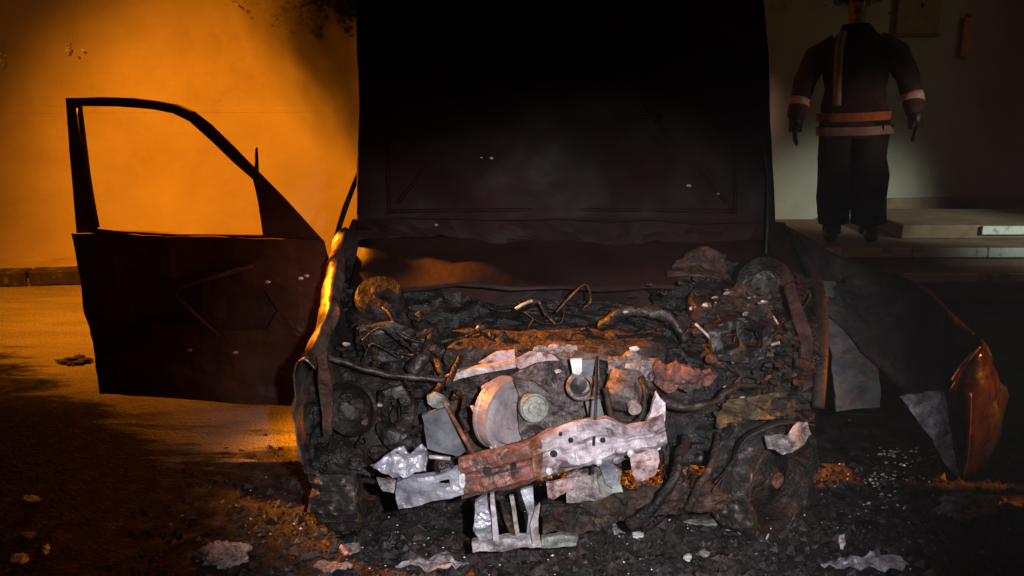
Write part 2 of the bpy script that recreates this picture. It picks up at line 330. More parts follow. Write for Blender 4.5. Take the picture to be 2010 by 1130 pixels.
# ---------------------------------------------------------------- the setting
WA = 0.118                                            # the wall runs slightly away to the right
KDIR = V((math.cos(WA), math.sin(WA), 0)); KN = V((-math.sin(WA), math.cos(WA), 0))
K0 = V((-3.65, 6.62, 0))                              # kerb face at the left of the picture
def K(s, t, z): return K0 + KDIR * s + KN * t + V((0, 0, z))
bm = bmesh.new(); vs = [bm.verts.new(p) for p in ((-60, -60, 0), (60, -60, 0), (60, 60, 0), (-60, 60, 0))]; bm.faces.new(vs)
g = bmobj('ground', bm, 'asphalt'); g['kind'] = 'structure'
ROT = Matrix.Rotation(WA, 3, 'Z').to_quaternion()
bm = bmesh.new(); add_box(bm, K(4, 0.41, 0.055), (34, 0.46, 0.11), ROT.to_euler())
o = bmobj('pavement', bm, 'pave'); o['kind'] = 'structure'
bm = bmesh.new(); add_box(bm, K(4, 0.10, 0.03), (34, 0.14, 0.06), ROT.to_euler())
kerb = bmobj('kerb', bm, 'kerbj'); kerb['kind'] = 'structure'
bm = bmesh.new(); add_box(bm, (0, 0, 0), (0.985, 0.15, 0.125), None, 0.014); kme = {}
base = bpy.data.meshes.new('kerb_stone'); bm.to_mesh(base); bm.free()
for kk in ('kerbw', 'kerbb'):
    mm = base.copy(); mm.materials.append(M[kk]); kme[kk] = mm
for i in range(-6, 16):
    # the stones left of the wreck are painted black, the run right of it white with black between
    k = link('kerb_stone', kme['kerbb' if (i < 4 or i == 6 or i == 9) else 'kerbw'], None, kerb)
    k.location = K(i + 0.35, 0.085, 0.064 + random.uniform(-0.004, 0.004)); k.rotation_euler = (0, 0, WA + random.uniform(-0.008, 0.008))
    k.matrix_parent_inverse = Matrix()
wall = empty('boundary_wall', K(4, .6, 0), 'long plain rendered boundary wall lit orange behind the burnt car', 'wall')
boxo('render_panel', K(4, .72, 1.9), (34, 0.25, 3.8), 'wall', wall, ROT.to_euler(), 0.01)
boxo('string_course', K(4, .5995, 1.33), (34, 0.012, 0.05), 'wall', wall, ROT.to_euler(), 0.008)
boxo('plinth', K(13.6, .585, 0.25), (13, 0.06, 0.5), 'plinth', wall, ROT.to_euler(), 0.008)
boxo('coping', K(4, .72, 3.84), (34, 0.36, 0.08), 'pave', wall, ROT.to_euler(), 0.01)

ter = empty('raised_step', (3.6, 6.8, 0), 'low brown terrace with worn white painted edges beside the wall', 'step')
boxo('lower_tread', (4.3, 6.95, 0.10), (5.0, 1.5, 0.20), 'plinth', ter, None, 0.012)
boxo('upper_tread', (4.45, 7.12, 0.27), (4.9, 1.36, 0.148), 'plinth', ter, None, 0.012)
boxo('top_tread', (5.15, 7.25, 0.40), (4.1, 0.9, 0.11), 'plinth', ter, None, 0.012)
x = 1.86
while x < 6.6:
    L_ = random.uniform(.42, .62)
    boxo('painted_edge', (x + L_ / 2, 6.18, 0.17), (L_ - .012, 0.03, 0.064), 'kerbw' if random.random() < .75 else 'plinth', ter, None, 0.004)
    boxo('painted_edge', (x + .17 + L_ / 2, 6.425, 0.31), (L_ - .012, 0.03, 0.07), 'kerbw', ter, None, 0.004)
    if x > 2.9: boxo('painted_edge', (x + .3 + L_ / 2, 6.785, 0.418), (L_ - .012, 0.03, 0.066), 'kerbw', ter, None, 0.004)
    x += L_

# ---------------------------------------------------------------- the burnt car
CX = 0.17
car = empty('burnt_car', (CX, 4.2, 0), 'burnt out car wreck with raised hood and one door hanging open', 'car')

# raised hood
def hood():
    rows = []
    for t, D in ((0, 3.20), (0.33, 3.27), (0.66, 3.34), (1.0, 3.45)):
        z = 1.04 + 0.98 * t
        l = -0.585 - 0.01 * t + 0.015 * math.sin(t * 3); r = 0.985 - 0.05 * t
        rows.append([V((l + (r - l) * s, D + 0.06 * (1 - (2 * s - 1) ** 2), z + 0.05 * (t > .9) * (1 - (2 * s - 1) ** 2))) for s in (0, .06, .25, .5, .75, .94, 1)])
    return rows
HR = hood()
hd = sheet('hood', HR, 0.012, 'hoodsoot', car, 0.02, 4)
def hp(s, t, off=0.0):
    z = 1.04 + 0.98 * t; D = 3.20 + 0.25 * t - off + 0.06 * (1 - (2 * s - 1) ** 2)
    return V((-0.585 + s * 1.55 - 0.02 * t, D, z))
for a, b in (((.08, .06), (.08, .94)), ((.92, .06), (.92, .94)), ((.08, .94), (.92, .94)), ((.08, .07), (.92, .07)), ((.1, .1), (.5, .85)), ((.9, .1), (.5, .85)), ((.25, .42), (.75, .42))):
    q = [hp(a[0] + (b[0] - a[0]) * i / 6, a[1] + (b[1] - a[1]) * i / 6, 0.004) for i in range(7)]
    tube('stiffening_rib', q, 0.007, 'hoodsoot', hd, 8)
lump('latch_striker', hp(.5, .93, .05), (.05, .02, .03), 'rust', hd, 3)
for s in (.05, .95): tube('hood_hinge', [hp(s, .02), P(0, 0, 3.3) * 0 + V((hp(s, 0).x, 3.34, 0.93))], 0.018, 'soot', car, 6, False)
tube('prop_rod', [V((0.90, 3.0, 0.86)), V((0.93, 3.16, 1.25)), hp(.96, .45, .03)], 0.006, 'soot', car, 6)

# left front fender (picture side) with its scorched bright edge
st = [(672, 450, 3.30), (656, 505, 3.12), (647, 560, 2.96), (638, 615, 2.80), (612, 668, 2.65), (592, 706, 2.53)]
rows = []
for i, (a, b, D) in enumerate(st):
    e = P(a, b, D); arch = 0.30
    zl = max(0.33, 0.24 + math.sqrt(max(0, 0.30 ** 2 - (D - 2.93) ** 2)))
    if i == 5: zl = 0.42
    zl = min(zl, e.z - 0.12)
    rows.append([e + V((0.045, 0, -0.03)), e + V((0.018, 0, 0.002)), e + V((0.0, 0, 0.0)), e + V((-0.022, 0, -0.025)), V((e.x - 0.036, D, e.z - 0.09)), V((e.x - 0.042, D + 0.01, (e.z + zl) / 2 - 0.02)), V((e.x - 0.03, D, zl))])
sheet('front_fender', rows, 0.004, 'fender', car, 0.014, 9)
# open front door
dr = empty('front_door', P(610, 600, 3.40), 'sooty door shell', 'x'); del dr['category']; dr['label'] = 'black sooty open door without glass'
dr.parent = car; dr.matrix_parent_inverse = WORLD(car).inverted()
DD = 3.40
upper = [(128, 192), (200, 190), (260, 192), (305, 197), (342, 204), (376, 219), (410, 245), (450, 284), (500, 334), (550, 386), (600, 440), (634, 478), (634, 500), (142, 470), (150, 456)]
hole = [(153, 208), (230, 209), (300, 214), (340, 222), (372, 238), (416, 278), (458, 318), (497, 352), (506, 395), (516, 461), (340, 459), (184, 451)]
plate('window_frame', upper, DD + 0.03, 0.035, 'doorsoot', dr, [hole], 0.004, 5, 0.05)
lower = [(140, 458), (340, 463), (520, 467), (634, 472), (644, 520), (636, 590), (618, 660), (590, 740), (572, 796), (400, 785), (196, 772), (186, 700), (163, 585)]
plate('inner_panel', lower, DD, 0.012, 'doorsoot', dr, [[(250, 560), (330, 545), (395, 560), (400, 620), (340, 640), (262, 625)], [(440, 575), (520, 570), (545, 610), (520, 650), (450, 650)]], 0.02, 5, 0.05)
low2 = [(a + (4 if a < 300 else -4), b + (3 if b < 500 else -4)) for a, b in lower]
plate('outer_skin', low2, DD + 0.10, 0.006, 'doorsoot', dr, (), 0.012, 4, 0.06)
for a, b in zip(lower, lower[1:] + lower[:1]):
    q = [P(*a, DD + 0.002), P(*b, DD + 0.002), P(*b, DD + 0.104), P(*a, DD + 0.104)]
    bm = bmesh.new(); f = bm.faces.new([bm.verts.new(p) for p in q]); bmesh.ops.solidify(bm, geom=[f], thickness=0.006); bmobj('edge_flange', bm, 'doorsoot', dr)
tube('window_channel', [P(a, b, DD + 0.02) for a, b in ((190, 446), (178, 380), (166, 300), (156, 212))], 0.012, 'doorsoot', dr, 6)
tube('mirror_stalk', [P(503, 340, DD), P(504, 318, DD - 0.01), P(503, 289, DD - 0.01)], [0.012, 0.008, 0.006], 'soot', dr, 6)
tube('window_regulator', [P(240, 690, DD - .02), P(360, 560, DD - .025), P(500, 520, DD - .02)], 0.010, 'soot', dr, 6, False)
tube('regulator_arm', [P(300, 540, DD - .02), P(430, 660, DD - .025)], 0.010, 'soot', dr, 6, False)
for a, b in ((372, 687), (462, 692), (525, 553), (590, 546), (602, 541)): lump('trim_clip', P(a, b, DD - 0.012), (0.012, 0.006, 0.007), 'rod', dr, 2, 0.3)  # pale lumps painting in the glints on the door
for b in (540, 720): boxo('door_hinge', P(640 - (b - 540) * .12, b, DD + .04), (0.06, 0.05, 0.05), 'soot', car)

# cabin shell behind the raised hood
def side(x, name, door):
    lp = [(4.42, 0.30), (4.95, 0.30), (5.0, 0.50), (5.15, 0.62), (5.35, 0.64), (5.52, 0.55), (5.6, 0.34), (6.05, 0.36), (6.12, 0.70), (6.05, 0.98), (5.7, 1.06), (5.45, 1.46), (4.1, 1.50), (3.72, 1.28), (3.40, 1.03), (3.36, 0.95), (3.46, 0.95), (3.76, 1.22), (4.14, 1.44), (4.36, 1.43), (4.40, 0.8)]
    hs = [[(4.50, 1.02), (4.50, 1.41), (5.38, 1.38), (5.58, 1.05)]]
    if not door: pass
    bm = fill_poly([lp, *hs]); refine(bm, 0.12)
    for v in bm.verts:
        y, z = v.co.x, v.co.z; t = max(0, (z - 0.95)) * 0.22; s = 1 if x > CX else -1
        v.co = V((x - s * t + 0.006 * nz(V((y, z, x)), 4), y, z))
    bmesh.ops.solidify(bm, geom=bm.faces[:], thickness=0.02); bmesh.ops.recalc_face_normals(bm, faces=bm.faces)
    bmobj(name, bm, 'soot', car)
side(-0.71, 'body_side', False); side(1.05, 'body_side', True)
sheet('roof', [[V((CX + a * (0.72 - 0.0 * t), 4.08 + t * 1.4, 1.47 + 0.06 * (1 - a * a) + 0.03 * math.sin(t * 3.1))) for a in (-1, -.5, 0, .5, 1)] for t in (0, .33, .66, 1)], 0.006, 'soot', car, 0.02, 3)
plateR = fill_poly([[(-0.70, 0.35), (1.04, 0.35), (1.06, 0.9), (0.86, 1.42), (-0.52, 1.42), (-0.72, 0.9)], [(-0.5, 1.0), (0.84, 1.0), (0.74, 1.36), (-0.4, 1.36)]])
refine(plateR, 0.15)
for v in plateR.verts: v.co.y = 6.02 - max(0, v.co.z - 0.95) * 1.0
bmesh.ops.solidify(plateR, geom=plateR.faces[:], thickness=0.02); bmobj('tailgate', plateR, 'soot', car)
boxo('floor_pan', (CX, 4.75, 0.27), (1.66, 2.5, 0.05), 'soot', car)
for x in (-0.73, 1.07): boxo('sill', (x, 3.9, 0.28), (0.09, 1.1, 0.12), 'soot', car)
boxo('closed_door', (1.05, 3.9, 0.68), (0.06, 0.98, 0.68), 'soot', car, None, 0.02)
for x in (-0.22, 0.56):
    st_ = bpy.data.objects.new('seat_frame', None)
    sf = tube('seat_frame', [V((x - .22, 4.1, .45)), V((x + .22, 4.1, .45)), V((x + .22, 4.55, .5)), V((x + .17, 4.75, 1.05)), V((x - .17, 4.75, 1.05)), V((x - .22, 4.55, .5)), V((x - .22, 4.1, .45))], 0.016, 'rust', car, 6, False)
    for k in range(6): tube('seat_spring', [V((x - .2, 4.57 + k * .028, .55 + k * .08)), V((x + .2, 4.57 + k * .028, .55 + k * .08))], 0.006, 'rust', sf, 5, False)
    bpy.data.objects.remove(st_)
tube('steering_wheel', [V((0.56 + .18 * math.cos(a), 3.72 + .05 * math.sin(a), .92 + .17 * math.sin(a))) for a in [i * math.pi / 8 for i in range(17)]], 0.011, 'soot', car, 6)
tube('dash_beam', [V((-.66, 3.5, .86)), V((CX, 3.5, .88)), V((1.0, 3.5, .86))], 0.035, 'soot', car, 8)

# engine bay walls
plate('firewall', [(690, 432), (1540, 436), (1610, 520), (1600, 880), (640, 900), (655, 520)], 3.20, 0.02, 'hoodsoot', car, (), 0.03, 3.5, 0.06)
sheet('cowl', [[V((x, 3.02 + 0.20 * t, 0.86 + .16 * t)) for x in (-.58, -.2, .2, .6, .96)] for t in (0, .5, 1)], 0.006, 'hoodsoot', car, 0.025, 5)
sheet('inner_wing', [[P(664, 500, 3.15), P(660, 600, 2.95), P(640, 690, 2.62)], [P(690, 640, 3.1), P(680, 700, 2.9), P(655, 790, 2.6)], [P(700, 800, 3.05), P(690, 830, 2.85), P(640, 880, 2.6)]], 0.005, 'soot', car, 0.04, 7)
plate('inner_wing', [(1612, 548), (1650, 552), (1688, 575), (1704, 640), (1722, 720), (1732, 800), (1640, 808), (1634, 690), (1616, 640)], 3.08, 0.008, 'bluegrey', car, (), 0.03, 5)
tube('wing_rail', [P(1560, 470, 3.2), P(1604, 560, 3.0), P(1612, 680, 2.8), P(1606, 800, 2.65)], [0.02, .025, .025, .02], 'soot', car)
plate('rusty_apron', [(1556, 645), (1600, 640), (1606, 700), (1602, 800), (1560, 812), (1530, 760)], 2.78, 0.01, 'charrust', car, (), 0.05, 8, 0.02)
# strut towers
for px, py, D in ((745, 600, 3.0), (1440, 610, 2.98)):
    c = P(px, py, D); o = lathe('strut_tower', [(0.13, -.22), (.125, -.02), (.10, .0), (.05, .01), (.045, .03), (.0, .03)], c, (0.05, -.1, 1), 'char', car, 24)

# heaps of charred remains filling the bay: what burnt away cannot be told apart any more
def heap(pts, n, seed, m, szr=(0.02, 0.06), name='charred_residue'):
    rnd = random.Random(seed); bm = bmesh.new()
    for _ in range(n):
        a, b, D, sx, sy = rnd.choice(pts)
        c = P(a + rnd.gauss(0, sx), b + rnd.gauss(0, sy), D + rnd.uniform(-.10, .10)); s = rnd.uniform(*szr)
        if c.z < 0.02: c.z = 0.02
        add_lump(bm, c, (s * rnd.uniform(.6, 1.8), s, s * rnd.uniform(.3, 1.0)), rnd.random() * 90, 2, 0.45, 1.5, Matrix.Rotation(rnd.uniform(-1, 1), 3, V((rnd.random(), rnd.random(), rnd.random() + .1))).to_quaternion())
    o = bmobj(name, bm, m, car); o['kind'] = 'stuff'; return o
def crust(rows, m, amp, seed, n=64, name='charred_crust'):
    rr = [smoothpts([P(*q) for q in r], n // (len(r) - 1)) for r in rows]
    cols = [smoothpts([r[i] for r in rr], n // (len(rows) - 1)) for i in range(len(rr[0]))]
    bm = bmesh.new(); vs = [[bm.verts.new(p) for p in c] for c in cols]
    for i in range(len(vs) - 1):
        for j in range(len(vs[0]) - 1): bm.faces.new((vs[i][j], vs[i + 1][j], vs[i + 1][j + 1], vs[i][j + 1]))
    bm.normal_update()
    for v in bm.verts:
        c = v.co
        a = noise.ridged_multi_fractal(V((c.x * 5 + seed, c.y * 5, c.z * 9)), 0.9, 2.1, 6, 1.0, 2.0) - 1.1
        b = noise.fractal(V((c.x * 22 + seed, c.y * 22, c.z * 30)), 0.7, 2.0, 4)
        v.co = c + V((0.4 * amp * b, -amp * (0.8 * a + 0.5 * b), 0.5 * amp * a))
    return bmobj(name, bm, m, car, True)
crust([[(645, 560, 3.1), (740, 540, 3.12), (860, 560, 3.12), (960, 600, 3.1)], [(640, 680, 2.85), (740, 650, 2.95), (830, 660, 2.95), (930, 690, 2.9)], [(600, 780, 2.62), (720, 760, 2.74), (820, 770, 2.76), (900, 790, 2.8)], [(600, 930, 2.6), (700, 930, 2.66), (810, 930, 2.7), (930, 920, 2.75)]], 'char', 0.045, 3.1)
crust([[(1270, 560, 3.12), (1380, 510, 3.1), (1480, 520, 3.06), (1600, 550, 3.0)], [(1290, 660, 2.95), (1380, 630, 2.9), (1480, 620, 2.86), (1600, 640, 2.8)], [(1300, 760, 2.85), (1390, 740, 2.84), (1480, 720, 2.8), (1600, 730, 2.72)], [(1300, 960, 2.7), (1380, 900, 2.72), (1460, 830, 2.72), (1600, 830, 2.66)]], 'char', 0.05, 8.4)
crust([[(860, 600, 3.12), (1000, 590, 3.12), (1150, 590, 3.12), (1320, 600, 3.12)], [(870, 660, 2.98), (1000, 640, 3.0), (1150, 635, 3.0), (1310, 650, 2.98)], [(880, 720, 2.85), (1000, 690, 2.86), (1150, 685, 2.86), (1300, 710, 2.84)]], 'char', 0.04, 5.4)
crust([[(1080, 985, 2.62), (1200, 970, 2.62), (1330, 940, 2.62), (1420, 930, 2.66)], [(1080, 1040, 2.56), (1200, 1025, 2.55), (1330, 1010, 2.56), (1430, 1000, 2.6)]], 'charrust', 0.03, 2.2)
heap([(760, 720, 2.80, 60, 40), (700, 800, 2.66, 40, 50), (790, 830, 2.68, 45, 45), (820, 690, 2.9, 50, 30)], 90, 1, 'charrust', (.006, .022))
heap([(1440, 600, 2.86, 70, 40), (1480, 690, 2.78, 60, 50), (1400, 660, 2.86, 60, 50), (1540, 740, 2.68, 30, 50)], 110, 3, 'charrust', (.006, .022))
crust([[(1400, 590, 2.82), (1450, 560, 2.86), (1510, 580, 2.8)], [(1390, 620, 2.78), (1450, 612, 2.78), (1515, 625, 2.76)]], 'charrust', 0.03, 1.6, 30)
heap([(1470, 585, 2.74, 35, 15), (1400, 600, 2.75, 40, 15)], 14, 14, 'ash', (.004, .009))
crust([[(1320, 520, 3.02), (1370, 485, 3.06), (1420, 500, 3.02)], [(1310, 545, 2.98), (1370, 545, 2.97), (1430, 550, 2.97)]], 'rustdark', 0.03, 6.6, 24)
heap([(1090, 670, 2.9, 130, 15), (960, 690, 2.85, 70, 15), (1200, 660, 2.9, 80, 20)], 70, 5, 'char', (.008, .025))
crust([[(1400, 810, 2.64), (1450, 780, 2.66), (1545, 770, 2.64)], [(1405, 840, 2.6), (1460, 825, 2.6), (1560, 815, 2.6)]], 'yellow', 0.03, 4.6, 30)
# recognisable leftovers standing out of the crust
M['dim'] = mat('dim_burnt_steel', [(0.3, (0.006, 0.0045, 0.004)), (0.5, (0.018, 0.013, 0.011)), (0.66, (0.045, 0.034, 0.03))], 18, (0.35, 0.65), 0.2, 0.6, 60)
plate('battery_tray', [(700, 640), (775, 632), (830, 655), (828, 700), (770, 712), (704, 704)], 2.80, 0.03, 'dim', car, [[(722, 656), (765, 650), (805, 668), (802, 688), (765, 694), (724, 688)]], 0.03, 8, 0.02)
tube('air_duct', [P(800, 730, 2.74), P(835, 700, 2.76), P(850, 660, 2.84), P(820, 630, 2.92)], [.022, .025, .02, .016], 'dim', car, 14)
lathe('headlamp_bucket', [(.085, -.01), (.092, .01), (.085, .02), (.07, .0), (.05, -.03), (.02, -.045), (0, -.045)], P(690, 800, 2.56), (-.25, -.95, .1), 'dim', car, 30)
plate('headlamp_bracket', [(626, 700), (642, 690), (652, 760), (650, 850), (634, 856), (628, 780)], 2.53, 0.02, 'rustdark', car, (), 0.02, 9, 0.02)
plate('radiator_mount', [(742, 770), (790, 760), (812, 790), (806, 850), (770, 880), (738, 850)], 2.62, 0.02, 'dim', car, [[(760, 785), (785, 780), (792, 820), (768, 832)]], 0.03, 9, 0.016)
tube('brake_pipe', [P(700, 590, 2.95), P(760, 610, 2.85), P(790, 660, 2.8), P(870, 670, 2.84), P(960, 640, 2.9)], .008, 'dim', car, 8)
tube('intake_hose', [P(1180, 640, 2.9), P(1240, 610, 2.88), P(1310, 620, 2.86), P(1350, 670, 2.82)], [.02, .024, .022, .016], 'dim', car, 14)
plate('fuse_box', [(1395, 640), (1460, 625), (1520, 640), (1516, 700), (1450, 712), (1400, 700)], 2.72, 0.05, 'dim', car, [[(1415, 655), (1445, 648), (1446, 680), (1418, 686)], [(1462, 646), (1500, 652), (1498, 684), (1464, 680)]], 0.03, 8, 0.018)
lathe('brake_booster', [(0, .05), (.05, .045), (.10, .02), (.115, -.02), (.11, -.05), (0, -.06)], P(1500, 560, 2.98), (-.1, -.95, .25), 'dim', car, 30)
lathe('strut_mount', [(0, .03), (.025, .03), (.03, .012), (.075, .01), (.085, -.01), (.09, -.05)], P(745, 575, 2.93), (.1, -.5, .85), 'dim', car, 26)
lathe('strut_mount', [(0, .03), (.025, .03), (.03, .012), (.075, .01), (.085, -.01), (.09, -.05)], P(1400, 585, 2.90), (-.1, -.5, .85), 'dim', car, 26)
plate('wing_brace', [(1540, 560), (1560, 552), (1590, 640), (1596, 760), (1578, 770), (1566, 660)], 2.70, 0.02, 'rustdark', car, (), 0.02, 9, 0.018)
tube('heater_hose', [P(1300, 780, 2.62), P(1340, 800, 2.58), P(1400, 790, 2.6), P(1440, 760, 2.64), P(1500, 760, 2.66)], [.012, .014, .013, .012, .01], 'dim', car, 12)
tube('header_rail', [P(640, 700, 2.6), P(760, 735, 2.62), P(880, 745, 2.64)], .010, 'dim', car, 10)
rw = random.Random(12)
for k in range(34):     # bared wires and straps tangled through the bay
    cx_, cy_, d_ = rw.choice(((740, 720, 2.72), (690, 820, 2.6), (820, 800, 2.66), (1440, 640, 2.78), (1500, 740, 2.7), (1360, 690, 2.8), (1090, 650, 2.9), (1350, 930, 2.55)))
    a0, b0 = cx_ + rw.gauss(0, 45), cy_ + rw.gauss(0, 40); pts = []
    for q in range(4): pts.append(P(a0, b0, d_ + rw.uniform(-.04, .04))); a0 += rw.gauss(0, 28); b0 += rw.gauss(0, 24)
    tube('bared_wire', pts, rw.uniform(.0015, .005), rw.choice(('char', 'char', 'charrust', 'charrust')), car, 5)
for a, b, c2, d2, D, r in ((1365, 635, 1440, 712, 2.74, .005), (1480, 690, 1530, 672, 2.76, .007), (1012, 606, 1046, 590, 2.9, .006), (1500, 600, 1530, 640, 2.8, .004), (940, 640, 910, 690, 2.9, .006)):
    tube('loose_rod', [P(a, b, D), P((a + c2) / 2, (b + d2) / 2 - 2, D), P(c2, d2, D)], r, 'rod', car, 6)
for a, b, D, s in ((1352, 364, 3.22, .010), (1410, 380, 3.22, .006), (965, 310, 3.26, .008), (945, 309, 3.26, .005), (856, 441, 3.17, .008), (1500, 592, 2.75, .012), (1385, 598, 2.8, .014), (680, 675, 2.6, .013), (1228, 612, 2.85, .01), (1425, 760, 2.7, .010), (1457, 780, 2.7, .009), (1530, 797, 2.66, .012), (1245, 684, 2.7, .016), (745, 795, 2.6, .01)):
    lump('molten_bead', P(a, b, D), (s, s * .6, s * .55), 'white' if s > .0155 else 'rod', car, 2, 0.3)  # pale lumps painting in small glints on hood and bay

# engine
eng = empty('engine', P(1080, 800, 2.8), '', 'x'); del eng['category']; eng['label'] = 'ash grey engine with bare pulleys'
eng.parent = car; eng.matrix_parent_inverse = WORLD(car).inverted()
bm = bmesh.new(); a = P(880, 760, 2.9); b = P(1290, 930, 2.9)
add_box(bm, ((a.x + b.x) / 2, 2.92, 0.50), (b.x - a.x, 0.34, 0.46), None, 0.03); refine(bm, 0.05)
for v in bm.verts: v.co += V((nz(v.co, 9, 1), nz(v.co, 9, 2), nz(v.co, 9, 3))) * 0.018
bmobj('engine_block', bm, 'charrust', eng)
sheet('cam_cover', [[P(880, 745, 2.72), P(960, 722, 2.70), P(1060, 705, 2.69), P(1180, 705, 2.69), P(1290, 735, 2.72)],
                    [P(890, 720, 2.76), P(970, 700, 2.75), P(1070, 686, 2.74), P(1180, 686, 2.74), P(1285, 712, 2.76)],
                    [P(900, 700, 2.95), P(980, 682, 2.95), P(1080, 672, 2.95), P(1180, 674, 2.95), P(1280, 695, 2.95)]], 0.012, 'castdark', eng, 0.03, 12)
plate('timing_cover', [(985, 745), (1040, 715), (1110, 705), (1175, 715), (1178, 800), (1120, 830), (1060, 850), (1000, 870)], 2.68, 0.03, 'castdark', eng, (), 0.03, 14, 0.014)
plate('cover_lip', [(872, 742), (905, 728), (950, 720), (1012, 712), (1012, 722), (950, 732), (905, 742), (876, 752)], 2.64, 0.03, 'rod', eng, (), 0.004)
plate('heat_shield', [(940, 712), (975, 690), (1010, 688), (1012, 706), (965, 716)], 2.70, 0.01, 'pink', eng, (), 0.012)
plate('valve_cover_flap', [(1000, 708), (1040, 690), (1080, 692), (1100, 705), (1060, 712), (1020, 722)], 2.66, 0.01, 'pink', eng, (), 0.02)
# crank pulley, seen almost edge on, and idler
c = P(1003, 815, 2.56)
lathe('crank_pulley', [(0.0, .0), (.04, .0), (.045, .012), (.088, .012), (.094, -.005), (.112, -.005), (.114, .006), (.118, .006), (.118, -.03), (.112, -.034), (.118, -.038), (.118, -.05), (0, -.05)], c, (0.70, -.70, .05), 'disc', eng, 40)
c = P(1048, 800, 2.50)
lathe('idler_pulley', [(0, .012), (.018, .012), (.02, .004), (.036, .004), (.042, .01), (.045, .008), (.045, -.02), (0, -.02)], c, (0.25, -.95, .1), 'green', eng, 28)
plate('pulley_guard', [(1006, 742), (1050, 752), (1078, 775), (1086, 820), (1062, 852), (1030, 872), (1020, 850), (1016, 800), (1020, 770)], 2.535, 0.02, 'castdark', eng, (), 0.012, 12, 0.014)
c = P(1140, 757, 2.585)
lathe('coolant_neck', [(.044, -.03), (.046, .012), (.04, .018), (.033, .014), (.031, -.035), (0, -.035)], c, (-0.15, -.97, .12), 'cast', eng, 28)
lathe('neck_bore', [(.030, .0), (.012, .004), (0, .006)], P(1134, 756, 2.578) + V((0, .008, 0)), (-0.15, -.97, .12), 'black', eng, 20)  # black disc painting in the shade inside the neck
plate('aluminium_tab', [(1119, 706), (1142, 705), (1143, 728), (1137, 736), (1124, 732)], 2.56, 0.012, 'white', eng, (), 0.003, 12, 0.012)  # white piece painting in a bright glint on the engine
plate('tab_bracket', [(1143, 708), (1176, 706), (1176, 735), (1143, 740)], 2.57, 0.02, 'bluegrey', eng, (), 0.006, 12, 0.012)
for a, b, s in ((1095, 728, .012), (1090, 685, .028), (1060, 684, .02), (1120, 684, .022), (1240, 718, .02)):
    lump('casting_boss', P(a, b, 2.63), (s, s * .7, s * .5), 'rod' if s < .015 else 'ash', eng, 3, 0.4)
lathe('alternator', [(0, .03), (.03, .03), (.05, .022), (.062, .0), (.062, -.08), (0, -.08)], P(1222, 780, 2.62), (-.25, -.75, -.6), 'castdark', eng, 28)
lathe('brass_bush', [(0, .012), (.01, .012), (.012, .004), (.021, .004), (.021, -.02), (0, -.02)], P(1246, 802, 2.55), (.1, -.95, -.2), 'rod', eng, 16)
tube('alternator_strap', [P(1190, 760, 2.57), P(1200, 815, 2.55), P(1228, 832, 2.545), P(1258, 818, 2.55), P(1266, 770, 2.58), P(1258, 740, 2.62)], 0.009, 'charrust', eng, 8)
tube('dipstick_tube', [P(1172, 700, 2.56), P(1170, 780, 2.40), P(1166, 860, 2.375), P(1163, 930, 2.375)], 0.0045, 'black', eng, 8)
plate('hose_stub', [(1150, 790), (1178, 784), (1186, 815), (1170, 830), (1156, 820)], 2.58, 0.03, 'bluegrey', eng, (), 0.01)
plate('intake_rail', [(1190, 705), (1240, 700), (1300, 715), (1300, 752), (1240, 742), (1190, 735)], 2.66, 0.03, 'cast', eng, (), 0.05, 12, 0.014)
plate('rusty_hook', [(1288, 722), (1330, 715), (1362, 728), (1396, 722), (1408, 738), (1392, 760), (1352, 772), (1310, 768), (1286, 752)], 2.62, 0.025, 'redrust', eng, (), 0.05, 13, 0.012)
plate('scaled_bracket', [(1185, 830), (1205, 842), (1262, 838), (1275, 800), (1292, 770), (1302, 790), (1298, 880), (1240, 905), (1172, 915), (1170, 850)], 2.50, 0.02, 'pale', eng, (), 0.03, 12, 0.013)
# rods and brackets left of the pulleys
plate('bracket_strap', [(944, 760), (958, 752), (968, 800), (978, 870), (968, 880), (955, 840)], 2.60, 0.012, 'pink', eng, (), 0.01)
tube('tensioner_rod', [P(926, 796, 2.55), P(945, 838, 2.52), P(968, 884, 2.50)], 0.0055, 'rod', eng, 8)
tube('tensioner_rod', [P(938, 790, 2.57), P(958, 840, 2.54), P(975, 880, 2.51)], 0.004, 'rod', eng, 8)
tube('scorched_pipe', [P(893, 768, 2.62), P(912, 785, 2.58), P(905, 815, 2.57), P(918, 840, 2.55), P(905, 852, 2.56)], 0.008, 'charrust', eng, 8)
plate('mount_ear', [(838, 775), (855, 770), (872, 778), (884, 795), (868, 802), (850, 798), (840, 790)], 2.58, 0.02, 'green', eng, (), 0.012)
tube('support_stay', [P(872, 790, 2.57), P(900, 840, 2.52), P(932, 896, 2.46)], [0.005, .007, .009], 'rust', eng, 8)
tube('wiring_loom', [P(800, 660, 2.9), P(850, 700, 2.75), P(870, 745, 2.68), P(850, 775, 2.62)], 0.012, 'char', eng, 8)
tube('wiring_loom', [P(905, 700, 2.7), P(890, 730, 2.64), P(880, 760, 2.6)], 0.010, 'char', eng, 8)
plate('radiator_remnant', [(830, 812), (876, 800), (925, 880), (900, 895), (840, 880)], 2.56, 0.02, 'bluegrey', eng, (), 0.02)

